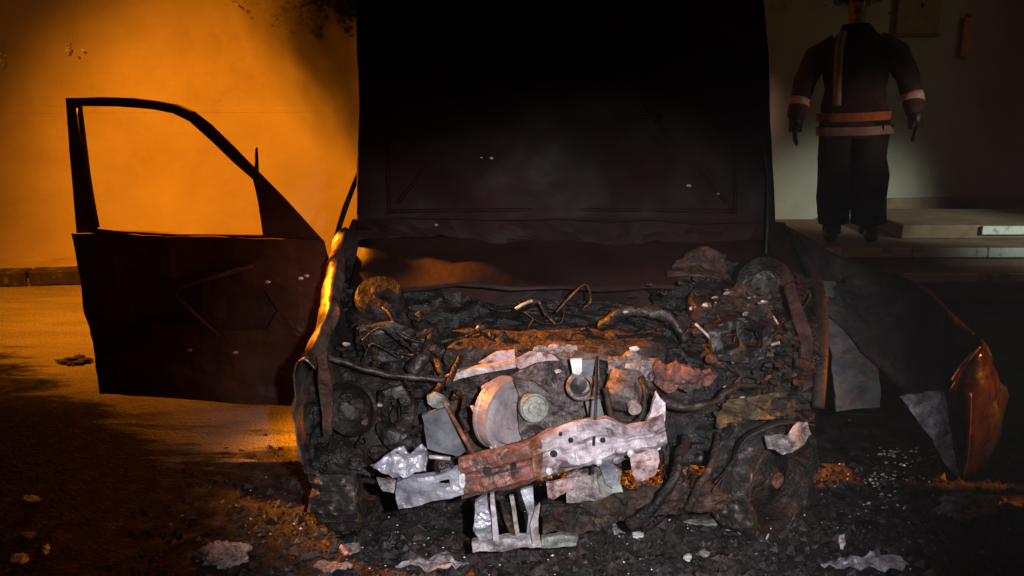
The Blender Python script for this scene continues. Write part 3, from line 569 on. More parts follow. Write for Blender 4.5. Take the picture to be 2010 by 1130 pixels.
# front bumper beam, hanging at a slant
bb = empty('bumper_beam', P(1060, 900, 2.42), '', 'x'); del bb['category']; bb['label'] = 'bent bumper beam, rusty at one end and ashen at the other'
bb.parent = car; bb.matrix_parent_inverse = WORLD(car).inverted()
def beam_mat():
    m = M['pale'].copy(); m.name = 'half_rusted_beam'; nt = m.node_tree; N = nt.nodes; L = nt.links; b = N['Principled BSDF']
    src = b.inputs['Base Color'].links[0].from_socket; nz_ = src.node.inputs[0].links[0].from_socket
    cr = N.new('ShaderNodeValToRGB'); e = cr.color_ramp.elements; cols = [(.36, (.04, .022, .018)), (.45, (.13, .07, .055)), (.50, (.27, .075, .045)), (.545, (.18, .10, .08)), (.60, (.09, .045, .035)), (.66, (.36, .26, .22))]
    e[0].position, e[0].color = cols[0][0], (*cols[0][1], 1); e[1].position, e[1].color = cols[-1][0], (*cols[-1][1], 1)
    for p_, c_ in cols[1:-1]: k = e.new(p_); k.color = (*c_, 1)
    L.new(nz_, cr.inputs[0])
    tc = N.new('ShaderNodeTexCoord'); sp = N.new('ShaderNodeSeparateXYZ'); L.new(tc.outputs['Object'], sp.inputs[0])
    n = N.new('ShaderNodeTexNoise'); n.inputs['Scale'].default_value = 9; n.inputs['Detail'].default_value = 8; L.new(tc.outputs['Object'], n.inputs['Vector'])
    a = N.new('ShaderNodeMath'); a.operation = 'MULTIPLY_ADD'; L.new(n.outputs['Fac'], a.inputs[0]); a.inputs[1].default_value = 0.16; L.new(sp.outputs[0], a.inputs[2])
    r = N.new('ShaderNodeMapRange'); x0 = P(1062, 890, 2.38).x + .08; r.inputs[1].default_value = x0 - .025; r.inputs[2].default_value = x0 + .02; L.new(a.outputs[0], r.inputs[0])
    mx = N.new('ShaderNodeMix'); mx.data_type = 'RGBA'; L.new(r.outputs[0], mx.inputs['Factor']); L.new(cr.outputs[0], mx.inputs['A']); L.new(src, mx.inputs['B']); L.new(mx.outputs['Result'], b.inputs['Base Color'])
    return m
M['beam'] = beam_mat()
path = [(900, 900, 976), (945, 890, 968), (990, 878, 957), (1035, 866, 946), (1070, 850, 932), (1110, 835, 922), (1150, 824, 909), (1190, 822, 899), (1230, 838, 890), (1270, 830, 880), (1303, 816, 868)]
prof = [(0.0, 2.45), (0.0, 2.385), (.10, 2.372), (.38, 2.374), (.46, 2.384), (.56, 2.384), (.64, 2.372), (.90, 2.370), (1.0, 2.382), (1.0, 2.44)]
bm = bmesh.new(); grid = []
ext = []
for k in range(len(path) - 1):
    for q in range(5): t = q / 5; ext.append(tuple(path[k][i] + (path[k + 1][i] - path[k][i]) * t for i in range(3)))
ext.append(path[-1])
for x_, t_, b_ in ext:
    grid.append([bm.verts.new(P(x_ + 6 * f, t_ + (b_ - t_) * f, d_)) for f, d_ in prof])
for a_, b_ in zip(grid, grid[1:]):
    for k in range(len(prof) - 1): bm.faces.new((a_[k], b_[k], b_[k + 1], a_[k + 1]))
bmesh.ops.subdivide_edges(bm, edges=bm.edges[:], cuts=1, use_grid_fill=True)
for v in bm.verts:
    c = v.co.copy(); v.co += V((0, 0.016 * nz(c, 9, 3.3) + .006 * nz(c, 30, 1), 0.008 * nz(c, 12, 8.8)))
bmesh.ops.solidify(bm, geom=bm.faces[:], thickness=0.004); bmesh.ops.recalc_face_normals(bm, faces=bm.faces)
bmobj('beam_channel', bm, 'beam', bb)
for a_, b_, w_, h_ in ((1087, 889, .011, .020), (957, 922, .013, .013), (1183, 862, .008, .016), (1120, 862, .008, .008), (1100, 850, .006, .008), (1008, 912, .009, .009)):
    lathe('bolt_hole', [(0, .006), (w_ * .9, .006), (w_, .0)], P(a_, b_, 2.372) + V((0, -.004, 0)), (0.05, -1, 0), 'black', bb, 12)  # black discs painting in the shade of the holes
plate('beam_gusset', [(1040, 866), (1056, 856), (1066, 874), (1064, 930), (1048, 938)], 2.362, 0.008, 'rust', bb, (), 0.012, 14, 0.012)
plate('beam_end_plate', [(778, 948), (800, 940), (850, 934), (898, 920), (908, 935), (912, 968), (860, 984), (810, 996), (782, 1004), (778, 985)], 2.36, 0.03, 'zinc', bb, [[(862, 943), (882, 940), (884, 955), (864, 958)]], 0.016, 9, 0.015)
plate('torn_crash_box', [(727, 912), (742, 926), (770, 938), (800, 932), (838, 924), (840, 905), (832, 872), (815, 876), (798, 892), (790, 876), (768, 885), (748, 908)], 2.37, 0.008, 'zinc', bb, [[(772, 892), (777, 892), (777, 899), (772, 899)], [(820, 885), (825, 885), (825, 890), (820, 890)]], 0.035, 13, 0.013)
plate('crash_box_floor', [(738, 935), (780, 944), (782, 970), (752, 964)], 2.41, 0.01, 'ash', bb, (), 0.02)
tube('beam_bolt', [P(842, 896, 2.37), P(884, 900, 2.37)], 0.006, 'rod', bb, 8, False)
lathe('beam_socket', [(.028, -.02), (.03, .01), (.022, .014), (.02, -.01), (0, -.012)], P(872, 914, 2.385), (-.1, -1, .3), 'char', bb, 20)
lump('beam_scar', P(907, 944, 2.352), (.010, .008, .022), 'white', bb, 3, .4)
plate('torn_web', [(1072, 948), (1105, 940), (1135, 934), (1120, 955), (1104, 968), (1086, 984), (1076, 978)], 2.42, 0.012, 'pink', bb, (), 0.012, 12, 0.012)
plate('lower_web', [(1110, 940), (1165, 918), (1200, 915), (1222, 925), (1220, 962), (1170, 978), (1115, 985)], 2.46, 0.015, 'cast', bb, (), 0.02, 12, 0.013)
plate('hanging_flap', [(1238, 892), (1262, 880), (1290, 868), (1294, 905), (1284, 938), (1252, 952), (1240, 930)], 2.40, 0.012, 'pink', bb, (), 0.016, 12, 0.012)
plate('hanging_strip', [(1176, 908), (1204, 900), (1210, 930), (1200, 960), (1186, 950)], 2.42, 0.012, 'bluegrey', bb, (), 0.016, 12, 0.012)
plate('box_bracket', [(1172, 935), (1212, 928), (1222, 965), (1178, 972)], 2.44, 0.02, 'green', bb, (), 0.01)
for a, b in ((1175, 907), (1238, 890), (1078, 925), (1122, 905)): lump('weld_blob', P(a, b, 2.365), (.011, .008, .012), 'white', bb, 2, .3)
# radiator support posts under the beam
rs = empty('radiator_support', P(1000, 1060, 2.45), '', 'x'); del rs['category']; rs['label'] = 'pale remains of the radiator support'
rs.parent = car; rs.matrix_parent_inverse = WORLD(car).inverted()
plate('post', [(936, 985), (958, 968), (966, 1062), (940, 1070), (930, 1030)], 2.42, 0.02, 'zinc', rs, (), 0.02, 14, 0.014)
plate('post', [(962, 972), (970, 970), (980, 1060), (968, 1062)], 2.40, 0.018, 'pale', rs, (), 0.006)
plate('strut', [(1000, 975), (1008, 974), (1020, 1052), (1012, 1054)], 2.41, 0.012, 'rod', rs, (), 0.006)
plate('strut', [(1022, 965), (1046, 958), (1052, 1030), (1044, 1062), (1034, 1050), (1036, 1010)], 2.42, 0.012, 'zinc', rs, (), 0.012)
plate('strut', [(1046, 1068), (1040, 1030), (1050, 1000), (1060, 990), (1056, 1020), (1058, 1066)], 2.385, 0.012, 'rod', rs, (), 0.006)
plate('strut', [(985, 985), (1000, 1010), (1012, 1050), (1004, 1054), (990, 1020)], 2.43, 0.012, 'charrust', rs, (), 0.01)
plate('cross_bar', [(925, 1066), (990, 1058), (1060, 1058), (1062, 1072), (980, 1080), (928, 1084)], 2.41, 0.03, 'ash', rs, (), 0.012, 14, 0.014)
plate('cross_bar', [(1062, 1056), (1100, 1052), (1135, 1056), (1130, 1072), (1100, 1076), (1064, 1072)], 2.43, 0.02, 'green', rs, (), 0.015, 14, 0.014)
plate('lower_valance', [(1058, 985), (1110, 990), (1230, 965), (1230, 1010), (1140, 1040), (1070, 1050)], 2.52, 0.012, 'charrust', rs, (), 0.05, 9, 0.016)
tube('coolant_hose', [P(1345, 862, 2.60), P(1330, 900, 2.52), P(1322, 940, 2.48), P(1290, 990, 2.46), P(1240, 1030, 2.48)], [0.014, .016, .016, .02, .022], 'char', car, 10)
tube('power_steering_pipe', [P(1410, 850, 2.65), P(1400, 900, 2.58), P(1370, 960, 2.52), P(1350, 1000, 2.52)], 0.012, 'charrust', car, 8)
plate('grey_headlamp_tray', [(830, 690), (870, 720), (880, 770), (840, 760), (810, 720)], 2.80, 0.012, 'char', car, (), 0.04, 9, 0.02)

# peeled front fender on the other side
sheet('peeled_fender', [
    [P(1545, 446, 3.25), P(1650, 500, 3.08), P(1790, 552, 2.98), P(1900, 640, 2.84), P(1944, 692, 2.76), P(1968, 760, 2.92)],
    [P(1570, 500, 3.18), P(1672, 570, 3.04), P(1790, 640, 2.96), P(1880, 720, 2.76), P(1930, 780, 2.70), P(1966, 830, 2.88)],
    [P(1590, 560, 3.12), P(1706, 650, 3.0), P(1778, 730, 2.92), P(1862, 800, 2.74), P(1912, 860, 2.68), P(1946, 880, 2.84)],
    [P(1604, 600, 3.08), P(1726, 720, 2.96), P(1786, 790, 2.86), P(1850, 870, 2.74), P(1890, 944, 2.69), P(1910, 930, 2.80)]], 0.005, 'peel', car, 0.035, 6)
plate('bare_flange', [(1768, 782), (1800, 776), (1856, 766), (1862, 820), (1872, 880), (1888, 944), (1860, 915), (1820, 850), (1790, 810)], 2.67, 0.006, 'flange', car, (), 0.02, 10, 0.014)

sheet('scorched_outer_strip', [[P(1858, 772, 2.655), P(1893, 720, 2.66), P(1922, 684, 2.68), P(1946, 700, 2.76)], [P(1866, 820, 2.64), P(1896, 790, 2.635), P(1932, 770, 2.66), P(1962, 780, 2.80)], [P(1876, 880, 2.64), P(1896, 870, 2.635), P(1918, 860, 2.66), P(1944, 860, 2.78)], [P(1886, 938, 2.65), P(1893, 936, 2.65), P(1900, 930, 2.67), P(1912, 920, 2.74)]], 0.004, 'copper', car, 0.008, 9)  # strip added over the fender to bring out its orange lit face
tube('rolled_edge', [P(1868, 748, 2.64), P(1886, 722, 2.645), P(1906, 698, 2.65), P(1924, 680, 2.66)], [.004, .007, .007, .003], 'fender', car, 8)  # metal tube added to carry the glint along the fender edge
tube('rolled_edge', [P(1905, 770, 2.63), P(1903, 830, 2.625), P(1898, 890, 2.63), P(1891, 938, 2.64)], [.003, .005, .007, .003], 'copper2', car, 8)  # orange tube added as the upright highlight of the fender
# wheels
def wheel(c, yaw, r=0.215, tyre=True, sd=0):
    e = bpy.data.objects.new('wheel', None); C.objects.link(e); e.location = c
    e.parent = car; e.matrix_parent_inverse = WORLD(car).inverted()
    ax = V((math.cos(yaw), math.sin(yaw), 0))
    rim = lathe('rim', [(.05, .05), (.09, .03), (.15, -.02), (.165, .06), (.185, .075), (.19, .07), (.17, .03), (.16, -.07), (.185, -.085), (.15, -.09), (.14, 0), (.06, .02), (.03, .05), (0, .05)], c, ax, 'charrust', e, 28)
    bm = bmesh.new(); add_lathe(bm, [(.175, .07), (r, .075), (r + .012, .03), (r + .012, -.04), (r, -.085), (.175, -.085), (.175, .07)], c, ax, 48)
    bmesh.ops.remove_doubles(bm, verts=bm.verts, dist=1e-4)
    for v in bm.verts:
        v.co += (v.co - V(c)).normalized() * 0.025 * nz(v.co, 14, sd) + V((1, 0, 0)) * 0.015 * nz(v.co, 11, sd + 4)
        v.co.z = max(v.co.z, 0.004)
    bmesh.ops.recalc_face_normals(bm, faces=bm.faces)
    bmobj('tyre_remains', bm, 'tyre', e)
    lathe('hub', [(0, .06), (.028, .06), (.03, .02)], c, ax, 'rust', e, 14)
wheel(V((-0.60, 2.93, 0.222)), math.pi - 0.1, sd=1)
wheel(V((0.90, 2.84, 0.222)), -0.9, sd=2)
wheel(V((-0.62, 5.3, 0.222)), math.pi, sd=3); wheel(V((0.96, 5.3, 0.222)), 0, sd=4)
tube('front_axle', [V((-.55, 2.95, .24)), V((CX, 3.0, .26)), V((.85, 2.9, .24))], 0.03, 'soot', car, 8)
tube('rear_axle', [V((-.55, 5.3, .24)), V((.9, 5.3, .24))], 0.035, 'soot', car, 8, False)
plate('ash_flake_on_arch', [(1505, 862), (1545, 848), (1572, 828), (1590, 832), (1592, 856), (1570, 880), (1535, 892), (1510, 884)], 2.58, 0.008, 'ash', car, (), 0.03, 12, 0.014)
sheet('arch_liner', [[P(1410, 990, 2.62), P(1425, 920, 2.62), P(1465, 855, 2.62), P(1530, 826, 2.62), P(1600, 836, 2.62)], [P(1414, 980, 2.85), P(1430, 910, 2.85), P(1470, 850, 2.85), P(1530, 820, 2.85), P(1600, 830, 2.85)]], 0.006, 'soot', car, 0.02, 8)

# ---------------------------------------------------------------- firefighter
def firefighter():
    f0 = V((2.66, 6.72, 0.35))
    root = empty('person', f0, 'person in dark fire gear with pale reflective bands standing on the raised step', 'person')
    def pt(x, y, z): return f0 + V((x, y, z)) * 1.05
    J = {}; verts = []; edges = []; rad = []
    def add(n, p, r, par=None):
        J[n] = len(verts); verts.append(pt(*p)); rad.append(r)
        if par: edges.append((J[par], J[n]))
    add('pelvis', (0, 0, .92), (.155, .115)); add('waist', (0, .01, 1.10), (.155, .11), 'pelvis'); add('chest', (0, .0, 1.30), (.18, .125), 'waist')
    add('neck0', (0, .0, 1.48), (.07, .07), 'chest'); add('neck', (-.0, -.01, 1.56), (.055, .058), 'neck0')
    add('head0', (-.005, -.03, 1.62), (.068, .078), 'neck'); add('head1', (-.005, -.035, 1.70), (.078, .092), 'head0'); add('head2', (-.005, -.025, 1.78), (.066, .08), 'head1')
    for s in (-1, 1):
        t = 'l' if s < 0 else 'r'
        add(t + 'sh', (s * .20, 0, 1.43), (.075, .075), 'chest'); add(t + 'el', (s * .345, -.02, 1.17), (.054, .054), t + 'sh')
        add(t + 'wr', (s * .395, -.08, .93), (.037, .034), t + 'el'); add(t + 'pa', (s * .40, -.095, .85), (.045, .026), t + 'wr')
        for k in range(4):
            o = (k - 1.5) * .021; ln = (.075, .085, .08, .062)[k]
            add(f'{t}f{k}a', (s * .405, -.095 + o, .80), (.011, .011), t + 'pa'); add(f'{t}f{k}b', (s * .40, -.10 + o, .80 - ln * .55), (.010, .010), f'{t}f{k}a'); add(f'{t}f{k}c', (s * .388, -.105 + o, .80 - ln), (.008, .008), f'{t}f{k}b')
        add(t + 't0', (s * .385, -.135, .86), (.013, .013), t + 'pa'); add(t + 't1', (s * .375, -.155, .82), (.010, .010), t + 't0')
        add(t + 'hip', (s * .095, 0, .86), (.105, .11), 'pelvis'); add(t + 'kn', (s * .115, -.015, .48), (.068, .072), t + 'hip'); add(t + 'ca', (s * .12, .01, .32), (.062, .066), t + 'kn')
        add(t + 'an', (s * .125, .02, .09), (.045, .05), t + 'ca'); add(t + 'he', (s * .13, .03, .045), (.045, .04), t + 'an'); add(t + 'to', (s * .15, -.15, .04), (.042, .034), t + 'he')
    me = bpy.data.meshes.new('body'); me.from_pydata([tuple(v) for v in verts], edges, [])
    o = bpy.data.objects.new('body', me); C.objects.link(o)
    md = o.modifiers.new('skin', 'SKIN'); md.use_smooth_shade = True
    for i, r in enumerate(rad): me.skin_vertices[0].data[i].radius = r
    me.skin_vertices[0].data[0].use_root = True
    sb = o.modifiers.new('sub', 'SUBSURF'); sb.levels = 1; sb.render_levels = 1
    dg = bpy.context.evaluated_depsgraph_get(); me2 = bpy.data.meshes.new_from_object(o.evaluated_get(dg)); bpy.data.objects.remove(o)
    me2.materials.clear()
    body = link('body', me2, None, root, True); me2.materials.append(M['skin'])
    # face: brows, nose, mouth, ears
    hc = pt(-.005, -.035, 1.70)
    for n, p, s in (('nose', (0, -.095, -.02), (.013, .02, .024)), ('mouth', (0, -.085, -.065), (.024, .008, .007)), ('chin', (0, -.07, -.095), (.03, .025, .022)), ('ear', (-.082, .0, -.01), (.008, .02, .03)), ('ear', (.082, .0, -.01), (.008, .02, .03)), ('eye', (-.032, -.085, .008), (.012, .008, .007)), ('eye', (.032, -.085, .008), (.012, .008, .007))):
        lump(n, hc + V(p), s, 'black' if n in ('eye', 'mouth') else 'skin', body, 2, 0.1)
    def loft(name, rings, m, parent, th=0.012):
        """rings: (centre, rx, ry)"""
        bm = bmesh.new(); R_ = []; n = 28; sd = random.random() * 30
        for c, rx, ry in rings:
            R_.append([bm.verts.new(V(c) + V((math.cos(2 * math.pi * k / n) * rx, math.sin(2 * math.pi * k / n) * ry, 0))) for k in range(n)])
        for a, b in zip(R_, R_[1:]):
            for k in range(n): bm.faces.new((a[k], a[(k + 1) % n], b[(k + 1) % n], b[k]))
        for v in bm.verts: v.co += V((nz(v.co, 7, sd), nz(v.co, 7, sd + 3), 0)) * .026
        bmesh.ops.solidify(bm, geom=bm.faces[:], thickness=th); bmesh.ops.recalc_face_normals(bm, faces=bm.faces)
        return bmobj(name, bm, m, parent, True)
    def lz(name, zs, m, parent, extra=0.0):
        prof = [(.76, .245, .175), (.92, .235, .17), (1.10, .225, .165), (1.30, .235, .17), (1.42, .225, .15), (1.50, .13, .10), (1.56, .085, .085)]
        out = []
        for z in zs:
            for (a, b, c), (a2, b2, c2) in zip(prof, prof[1:]):
                if a <= z <= a2 + 1e-6:
                    t = (z - a) / (a2 - a); out.append((pt(0, 0, z), b + (b2 - b) * t + extra, c + (c2 - c) * t + extra)); break
        return loft(name, out, m, parent)
    jk = lz('jacket', [.76, .84, .92, 1.0, 1.10, 1.2, 1.30, 1.38, 1.42, 1.46, 1.50, 1.53, 1.56], 'jacket', root)
    lz('hem_band', [.785, .845], 'band', jk, .034); lz('hem_band', [.885, .945], 'oband', jk, .034)
    plate_c = [pt(-.13, -.185, z) for z in (1.02, 1.15, 1.28, 1.40)]
    tube('front_band', [pt(-.12, -.172, 1.0), pt(-.12, -.176, 1.15), pt(-.12, -.182, 1.30), pt(-.11, -.15, 1.44), pt(-.09, -.08, 1.50)], 0.030, 'pband', jk, 8)
    for s in (-1, 1):
        def arm(name, ts, m, ex):
            pts = [V((s * .13, 0, 1.42)), V((s * .265, -.01, 1.34)), V((s * .345, -.02, 1.17)), V((s * .38, -.05, 1.03)), V((s * .395, -.08, .92))]; rs = [.085, .098, .085, .074, .066]
            def at(t):
                f = t * 4; i = min(int(f), 3); g = f - i; return f0 + pts[i].lerp(pts[i + 1], g) * 1.05, rs[i] + (rs[i + 1] - rs[i]) * g + ex
            q = [at(t) for t in ts]; bm = bmesh.new(); add_tube(bm, [a for a, _ in q], [b for _, b in q], 16)
            for v in bm.verts: v.co += V((nz(v.co, 8, 3), nz(v.co, 8, 7), nz(v.co, 8, 5))) * .012
            return bmobj(name, bm, m, jk, True)
        arm('sleeve', [i / 12 for i in range(13)], 'jacket', 0)
        arm('sleeve_band', [.70, .74, .78, .80], 'band', .010)
        rs = [(.90, .15, .16), (.80, .15, .155), (.62, .145, .145), (.48, .138, .135), (.32, .132, .13), (.13, .125, .125)]
        lg = loft('trouser_leg', [(pt(s * (.10 + (.9 - z) * .03), 0, z), a, b) for z, a, b in rs], 'gear', root)
        bm = bmesh.new(); add_lump(bm, pt(s * .14, -.06, .055), (.058, .16, .055), 3, 3, .1); add_tube(bm, [pt(s * .13, .03, .05), pt(s * .125, .02, .22)], [.07, .075], 14)
        for v in bm.verts: v.co.z = max(v.co.z, f0.z + .002)
        bmobj('boot', bm, 'black', root, True)
        bm = bmesh.new(); add_tube(bm, [pt(s * .393, -.075, .95), pt(s * .398, -.09, .90), pt(s * .402, -.098, .82)], [.055, .054, .05], 12)
        for k in range(4): add_tube(bm, [pt(s * .405, -.095 + (k - 1.5) * .024, .83), pt(s * .402, -.10 + (k - 1.5) * .024, .77), pt(s * .388, -.105 + (k - 1.5) * .022, .735 - (.01 if k in (1, 2) else 0))], [.016, .0155, .013], 8)
        add_tube(bm, [pt(s * .39, -.13, .88), pt(s * .375, -.165, .825)], [.018, .014], 8)
        bmobj('glove', bm, 'black', root, True)
    hl = lathe('helmet', [(0, .15), (.06, .142), (.10, .11), (.122, .05), (.127, .0), (.165, -.025), (.168, -.03), (.12, -.012), (.118, .02)], pt(-.005, -.01, 1.735), (0, .08, 1), 'helmet', root, 32)
    root.rotation_euler = (0, R(-3), R(-20))
    return root
firefighter()

# ---------------------------------------------------------------- things on the wall at the right
s0 = 0
def wallpt(px, py):
    a = P(px, py, 1.0) - cam.location; nrm = KN; o = K(0, .59, 0)
    t = (o - cam.location).dot(nrm) / a.dot(nrm); return cam.location + a * t
p = wallpt(1800, 25)
nb = empty('notice_board', p, 'plain tan board fixed high on the wall above the person', 'board')
boxo('panel', p + V((0, -.03, .12)), (0.40, 0.03, 0.62), 'tan', nb, ROT.to_euler())
for dz in (-.19, .43): boxo('frame_rail', p + V((0, -.035, .12 + dz - .12)), (0.44, 0.05, 0.03), 'plinth', nb, ROT.to_euler())
p = wallpt(1896, 72)
mk = empty('wall_marker', p, 'narrow upright orange marker plate on the wall beside the tan board', 'marker')
boxo('plate', p + V((0, -.03, 0)), (0.10, 0.025, 0.34), 'orangep', mk, ROT.to_euler())
boxo('bracket', p + V((0, -.012, 0)), (0.03, 0.03, 0.40), 'plinth', mk, ROT.to_euler())

# ---------------------------------------------------------------- tree on the pavement behind the wreck
def leaf_mesh(name, spots, n, seed, size=(.03, .06)):
    rnd = random.Random(seed); vs = []; fs = []
    for _ in range(n):
        c, s = rnd.choice(spots); p = V(c) + V((rnd.gauss(0, s[0]), rnd.gauss(0, s[1]), rnd.gauss(0, s[2])))
        a = V((rnd.uniform(-1, 1), rnd.uniform(-1, 1), rnd.uniform(-1, .3))).normalized(); b = a.orthogonal().normalized(); b = (b * math.cos(rnd.random() * 6) + a.cross(b) * math.sin(rnd.random() * 6)).normalized(); k = rnd.uniform(*size)
        i = len(vs); nn_ = a.cross(b) * k * .12
        vs += [p, p + a * k * .5 + b * k * .32 + nn_, p + a * k * 1.1, p + a * k * .5 - b * k * .32 + nn_]; fs += [(i, i + 1, i + 2, i + 3)]
    me = bpy.data.meshes.new(name); me.from_pydata([tuple(v) for v in vs], [], fs); return me
def tree(base, label, limbs, spots, n, seed, lean=V((0, 0, 0))):
    r = empty('tree', base, label, 'tree'); top = base + V((0, 0, 2.3)) + lean
    tube('trunk', [base, base + V((.03, 0, .8)) + lean * .3, base + V((-.02, .02, 1.6)) + lean * .7, top], [.12, .1, .085, .07], 'bark', r, 10)
    for q in limbs: tube('limb', [top - V((0, 0, .2)), (top + q) / 2 + V((0, 0, .25)), q], [.055, .035, .012], 'bark', r, 7)
    cr = link('crown', leaf_mesh('crown', spots, n, seed), 'leaf', r)
    return r
tb = K(4.6, 0.40, 0.10)
cl = [wallpt(a, b) + (cam.location - wallpt(a, b)) * 0.04 for a, b in ((660, -70), (590, -85), (690, -20), (640, -30), (520, -95))]
spots = [(c, s) for c, s in zip(cl, [(.2, .1, .12), (.25, .1, .10), (.10, .1, .12), (.18, .1, .09), (.3, .1, .07)])] + [(tb + V((dx, -.1, dz)), (.4, .15, .3)) for dx, dz in ((-.6, 3.2), (0, 3.4), (.7, 3.2), (.9, 2.8), (1.9, 2.7), (2.1, 2.9))]
tree(tb, 'dark leafy tree on the pavement behind the raised hood', [cl[0], cl[2], cl[4], tb + V((.8, -.1, 3.1)), tb + V((2.0, -.1, 2.8))], spots, 2600, 5)
crp = empty('wall_creeper', K(1.0, .5, 3.6), 'sparse creeper with a few pale leaves hanging down the orange wall', 'creeper')
def off(a, b): q = wallpt(a, b); return q + (cam.location - q) * 0.006
for a, b, ex in ((8, 112, 60), (140, 96, 150), (470, 4, 500), (600, 46, 560)):
    tube('stem', [off(ex, -260), off((a + ex) / 2 + 12, -80), off(a + 3, b - 30), off(a, b)], [.0009, .0008, .0007, .0006], 'bark', crp, 4)
sp_ = [(off(a, b), (.02, .02, .02)) for a, b in ((8, 112), (134, 88), (152, 102), (468, 2), (616, 14), (600, 48))]
link('leaf_cluster', leaf_mesh('leaf_cluster', sp_, 34, 3, (.028, .042)), 'paleleaf', crp)  # pale leaves painting in the bright glints
lc = link('leaf_cluster', leaf_mesh('leaf_cluster', [(off(a, b), (.10, .02, .07)) for a, b in ((540, 24), (600, 20), (640, 30), (460, -20))], 60, 4, (.015, .03)), 'leaf', crp); lc['kind'] = 'stuff'

# ---------------------------------------------------------------- things lying on the ground
def shard(name, pts, m, label, h=0.02, crumple=0.02, cat='debris', group=None):
    """a flat torn piece lying on the ground, outline in pixels"""
    q = [G(a, b) for a, b in pts]; c = sum(q, V()) / len(q)
    bm = fill_poly([[(p.x, p.y) for p in q]]); refine(bm, 0.02); sd = random.random() * 50
    for v in bm.verts:
        x, y = v.co.x, v.co.z; r = min((V((x, y, 0)) - V((p.x, p.y, 0))).length for p in q)
        v.co = V((x, y, 0.012 + h * min(1, r / 0.03) + crumple * abs(nz(V((x, y, 0)), 14, sd))))
    thicken(bm, V((0, 0, -0.006))); bmesh.ops.recalc_face_normals(bm, faces=bm.faces)
    for v in bm.verts: v.co = v.co - c
    o = bmobj(name, bm, m); o.location = c + V((0, 0, 0.002)); return tag(o, label, cat, group)
def blob(cx, cy, w_, h_, n=11, j=.3):
    return [(cx + math.cos(2 * math.pi * i / n) * w_ / 2 * random.uniform(1 - j, 1 + j), cy + math.sin(2 * math.pi * i / n) * h_ / 2 * random.uniform(1 - j, 1 + j)) for i in range(n)]
shard('torn_sheet', blob(1480, 1046, 95, 44), 'foil', 'crumpled pale grey sheet lying in front of the burnt wheel', .03, .05)
shard('foil_strip', blob(1700, 1117, 150, 30), 'foil', 'long bluish white foil strip on the ash below the peeled fender', .012, .04)
shard('ash_slab', blob(850, 1117, 120, 26), 'ash', 'flat pale ash slab below the zinc bumper end', .012, .03)
shard('ash_slab', blob(655, 1122, 70, 18), 'ash', 'narrow grey ash slab on dark ground beside the wide ash slab', .01, .02)
shard('scrap_of_metal', blob(692, 1085, 44, 22), 'pink', 'small pinkish metal scrap alone on the black ground', .012, .02)
shard('bent_strip', blob(1395, 1032, 90, 12), 'green', 'thin greenish metal strip beside the crumpled pale sheet', .008, .015)
shard('scrap_of_metal', blob(1215, 1046, 34, 20), 'ash', 'grey scrap with a pale rim behind the pinkish crossbar end', .015, .02)
shard('scrap_of_metal', blob(1252, 1055, 26, 12), 'white', 'small white flake touching the grey scrap', .01, .015)
shard('scrap_of_metal', blob(1168, 960, 60, 8), 'ash', 'sliver of pale metal lying under the bumper beam', .01, .01)
shard('flake', blob(62, 984, 38, 12), 'white', 'long pale flake on the dark ground in front of the door', .012, .01)
shard('flake', blob(36, 1103, 36, 18), 'white', 'bright rounded white flake near the dark road edge', .012, .015)
shard('flake', blob(91, 1086, 16, 20), 'white', 'tiny upright white chip beside the bright rounded flake', .015, .01)
shard('flake', blob(55, 1057, 34, 12), 'ash', 'dull brownish flake behind the bright rounded flake', .01, .01)
shard('flake', blob(1652, 1070, 14, 24), 'white', 'bright white chip standing out between pale sheet and foil strip', .02, .01)
shard('flake', blob(1350, 1100, 16, 12), 'white', 'round white chip on grey asphalt below the pale sheet', .012, .01)
shard('flake', blob(1382, 1092, 22, 12), 'ash', 'small grey chip beside the round white chip', .012, .01)
o = lump('clod', G(436, 1108) + V((0, .03, .02)), (.075, .055, .04), 'ash', None, 4, .5); tag(o, 'rounded grey brown clod of burnt plastic on the black ground', 'clod')
o = lump('clod', G(1905, 1018) + V((0, .04, .03)), (.09, .05, .05), 'ash', None, 4, .6); tag(o, 'tapered grey lump below the tip of the peeled fender', 'clod')
o = lump('clod', G(148, 712) + V((0, 0, .012)), (.075, .05, .022), 'soot', None, 4, .8); tag(o, 'small black clod alone on the orange lit road', 'clod')
# broken glass and loose burnt crumbs: uncountable
def crumbs(name, gen, n, m, seed, szr, label, cat):
    rnd = random.Random(seed); vs = []; fs = []
    for _ in range(n):
        c = gen(rnd)
        if c is None: continue
        s = rnd.uniform(*szr); i = len(vs)
        for k in range(5):
            a = rnd.uniform(0, 6.28) if k == 4 else k * 1.57 + rnd.uniform(-.5, .5)
            vs.append(c + (V((0, 0, s * rnd.uniform(.4, 1.0))) if k == 4 else V((math.cos(a) * s * rnd.uniform(.5, 1.3), math.sin(a) * s * rnd.uniform(.4, 1), rnd.uniform(0, .2) * s))))
        fs += [(i, i + 1, i + 4), (i + 1, i + 2, i + 4), (i + 2, i + 3, i + 4), (i + 3, i, i + 4), (i + 3, i + 2, i + 1, i)]
    me = bpy.data.meshes.new(name); me.from_pydata([tuple(v) for v in vs], [], fs)
    o = link(name, me, m); o['kind'] = 'stuff'; return tag(o, label, cat)
def gl(r):
    a, b, sx, sy = r.choice(((1750, 888, 12, 6), (1715, 945, 14, 10), (1780, 938, 50, 4), (1740, 985, 24, 8), (1800, 900, 30, 14)))
    return G(r.gauss(a, sx), r.gauss(b, sy))
crumbs('broken_glass', gl, 130, 'glass', 3, (.004, .011), 'scatter of greenish broken glass crumbs beneath the peeled fender', 'glass')
def near(r):
    p = V((r.gauss(.45, .85), r.gauss(2.75, .38), 0)); return p if p.y > 2.2 and p.x > -1.0 - r.random() * .5 else None
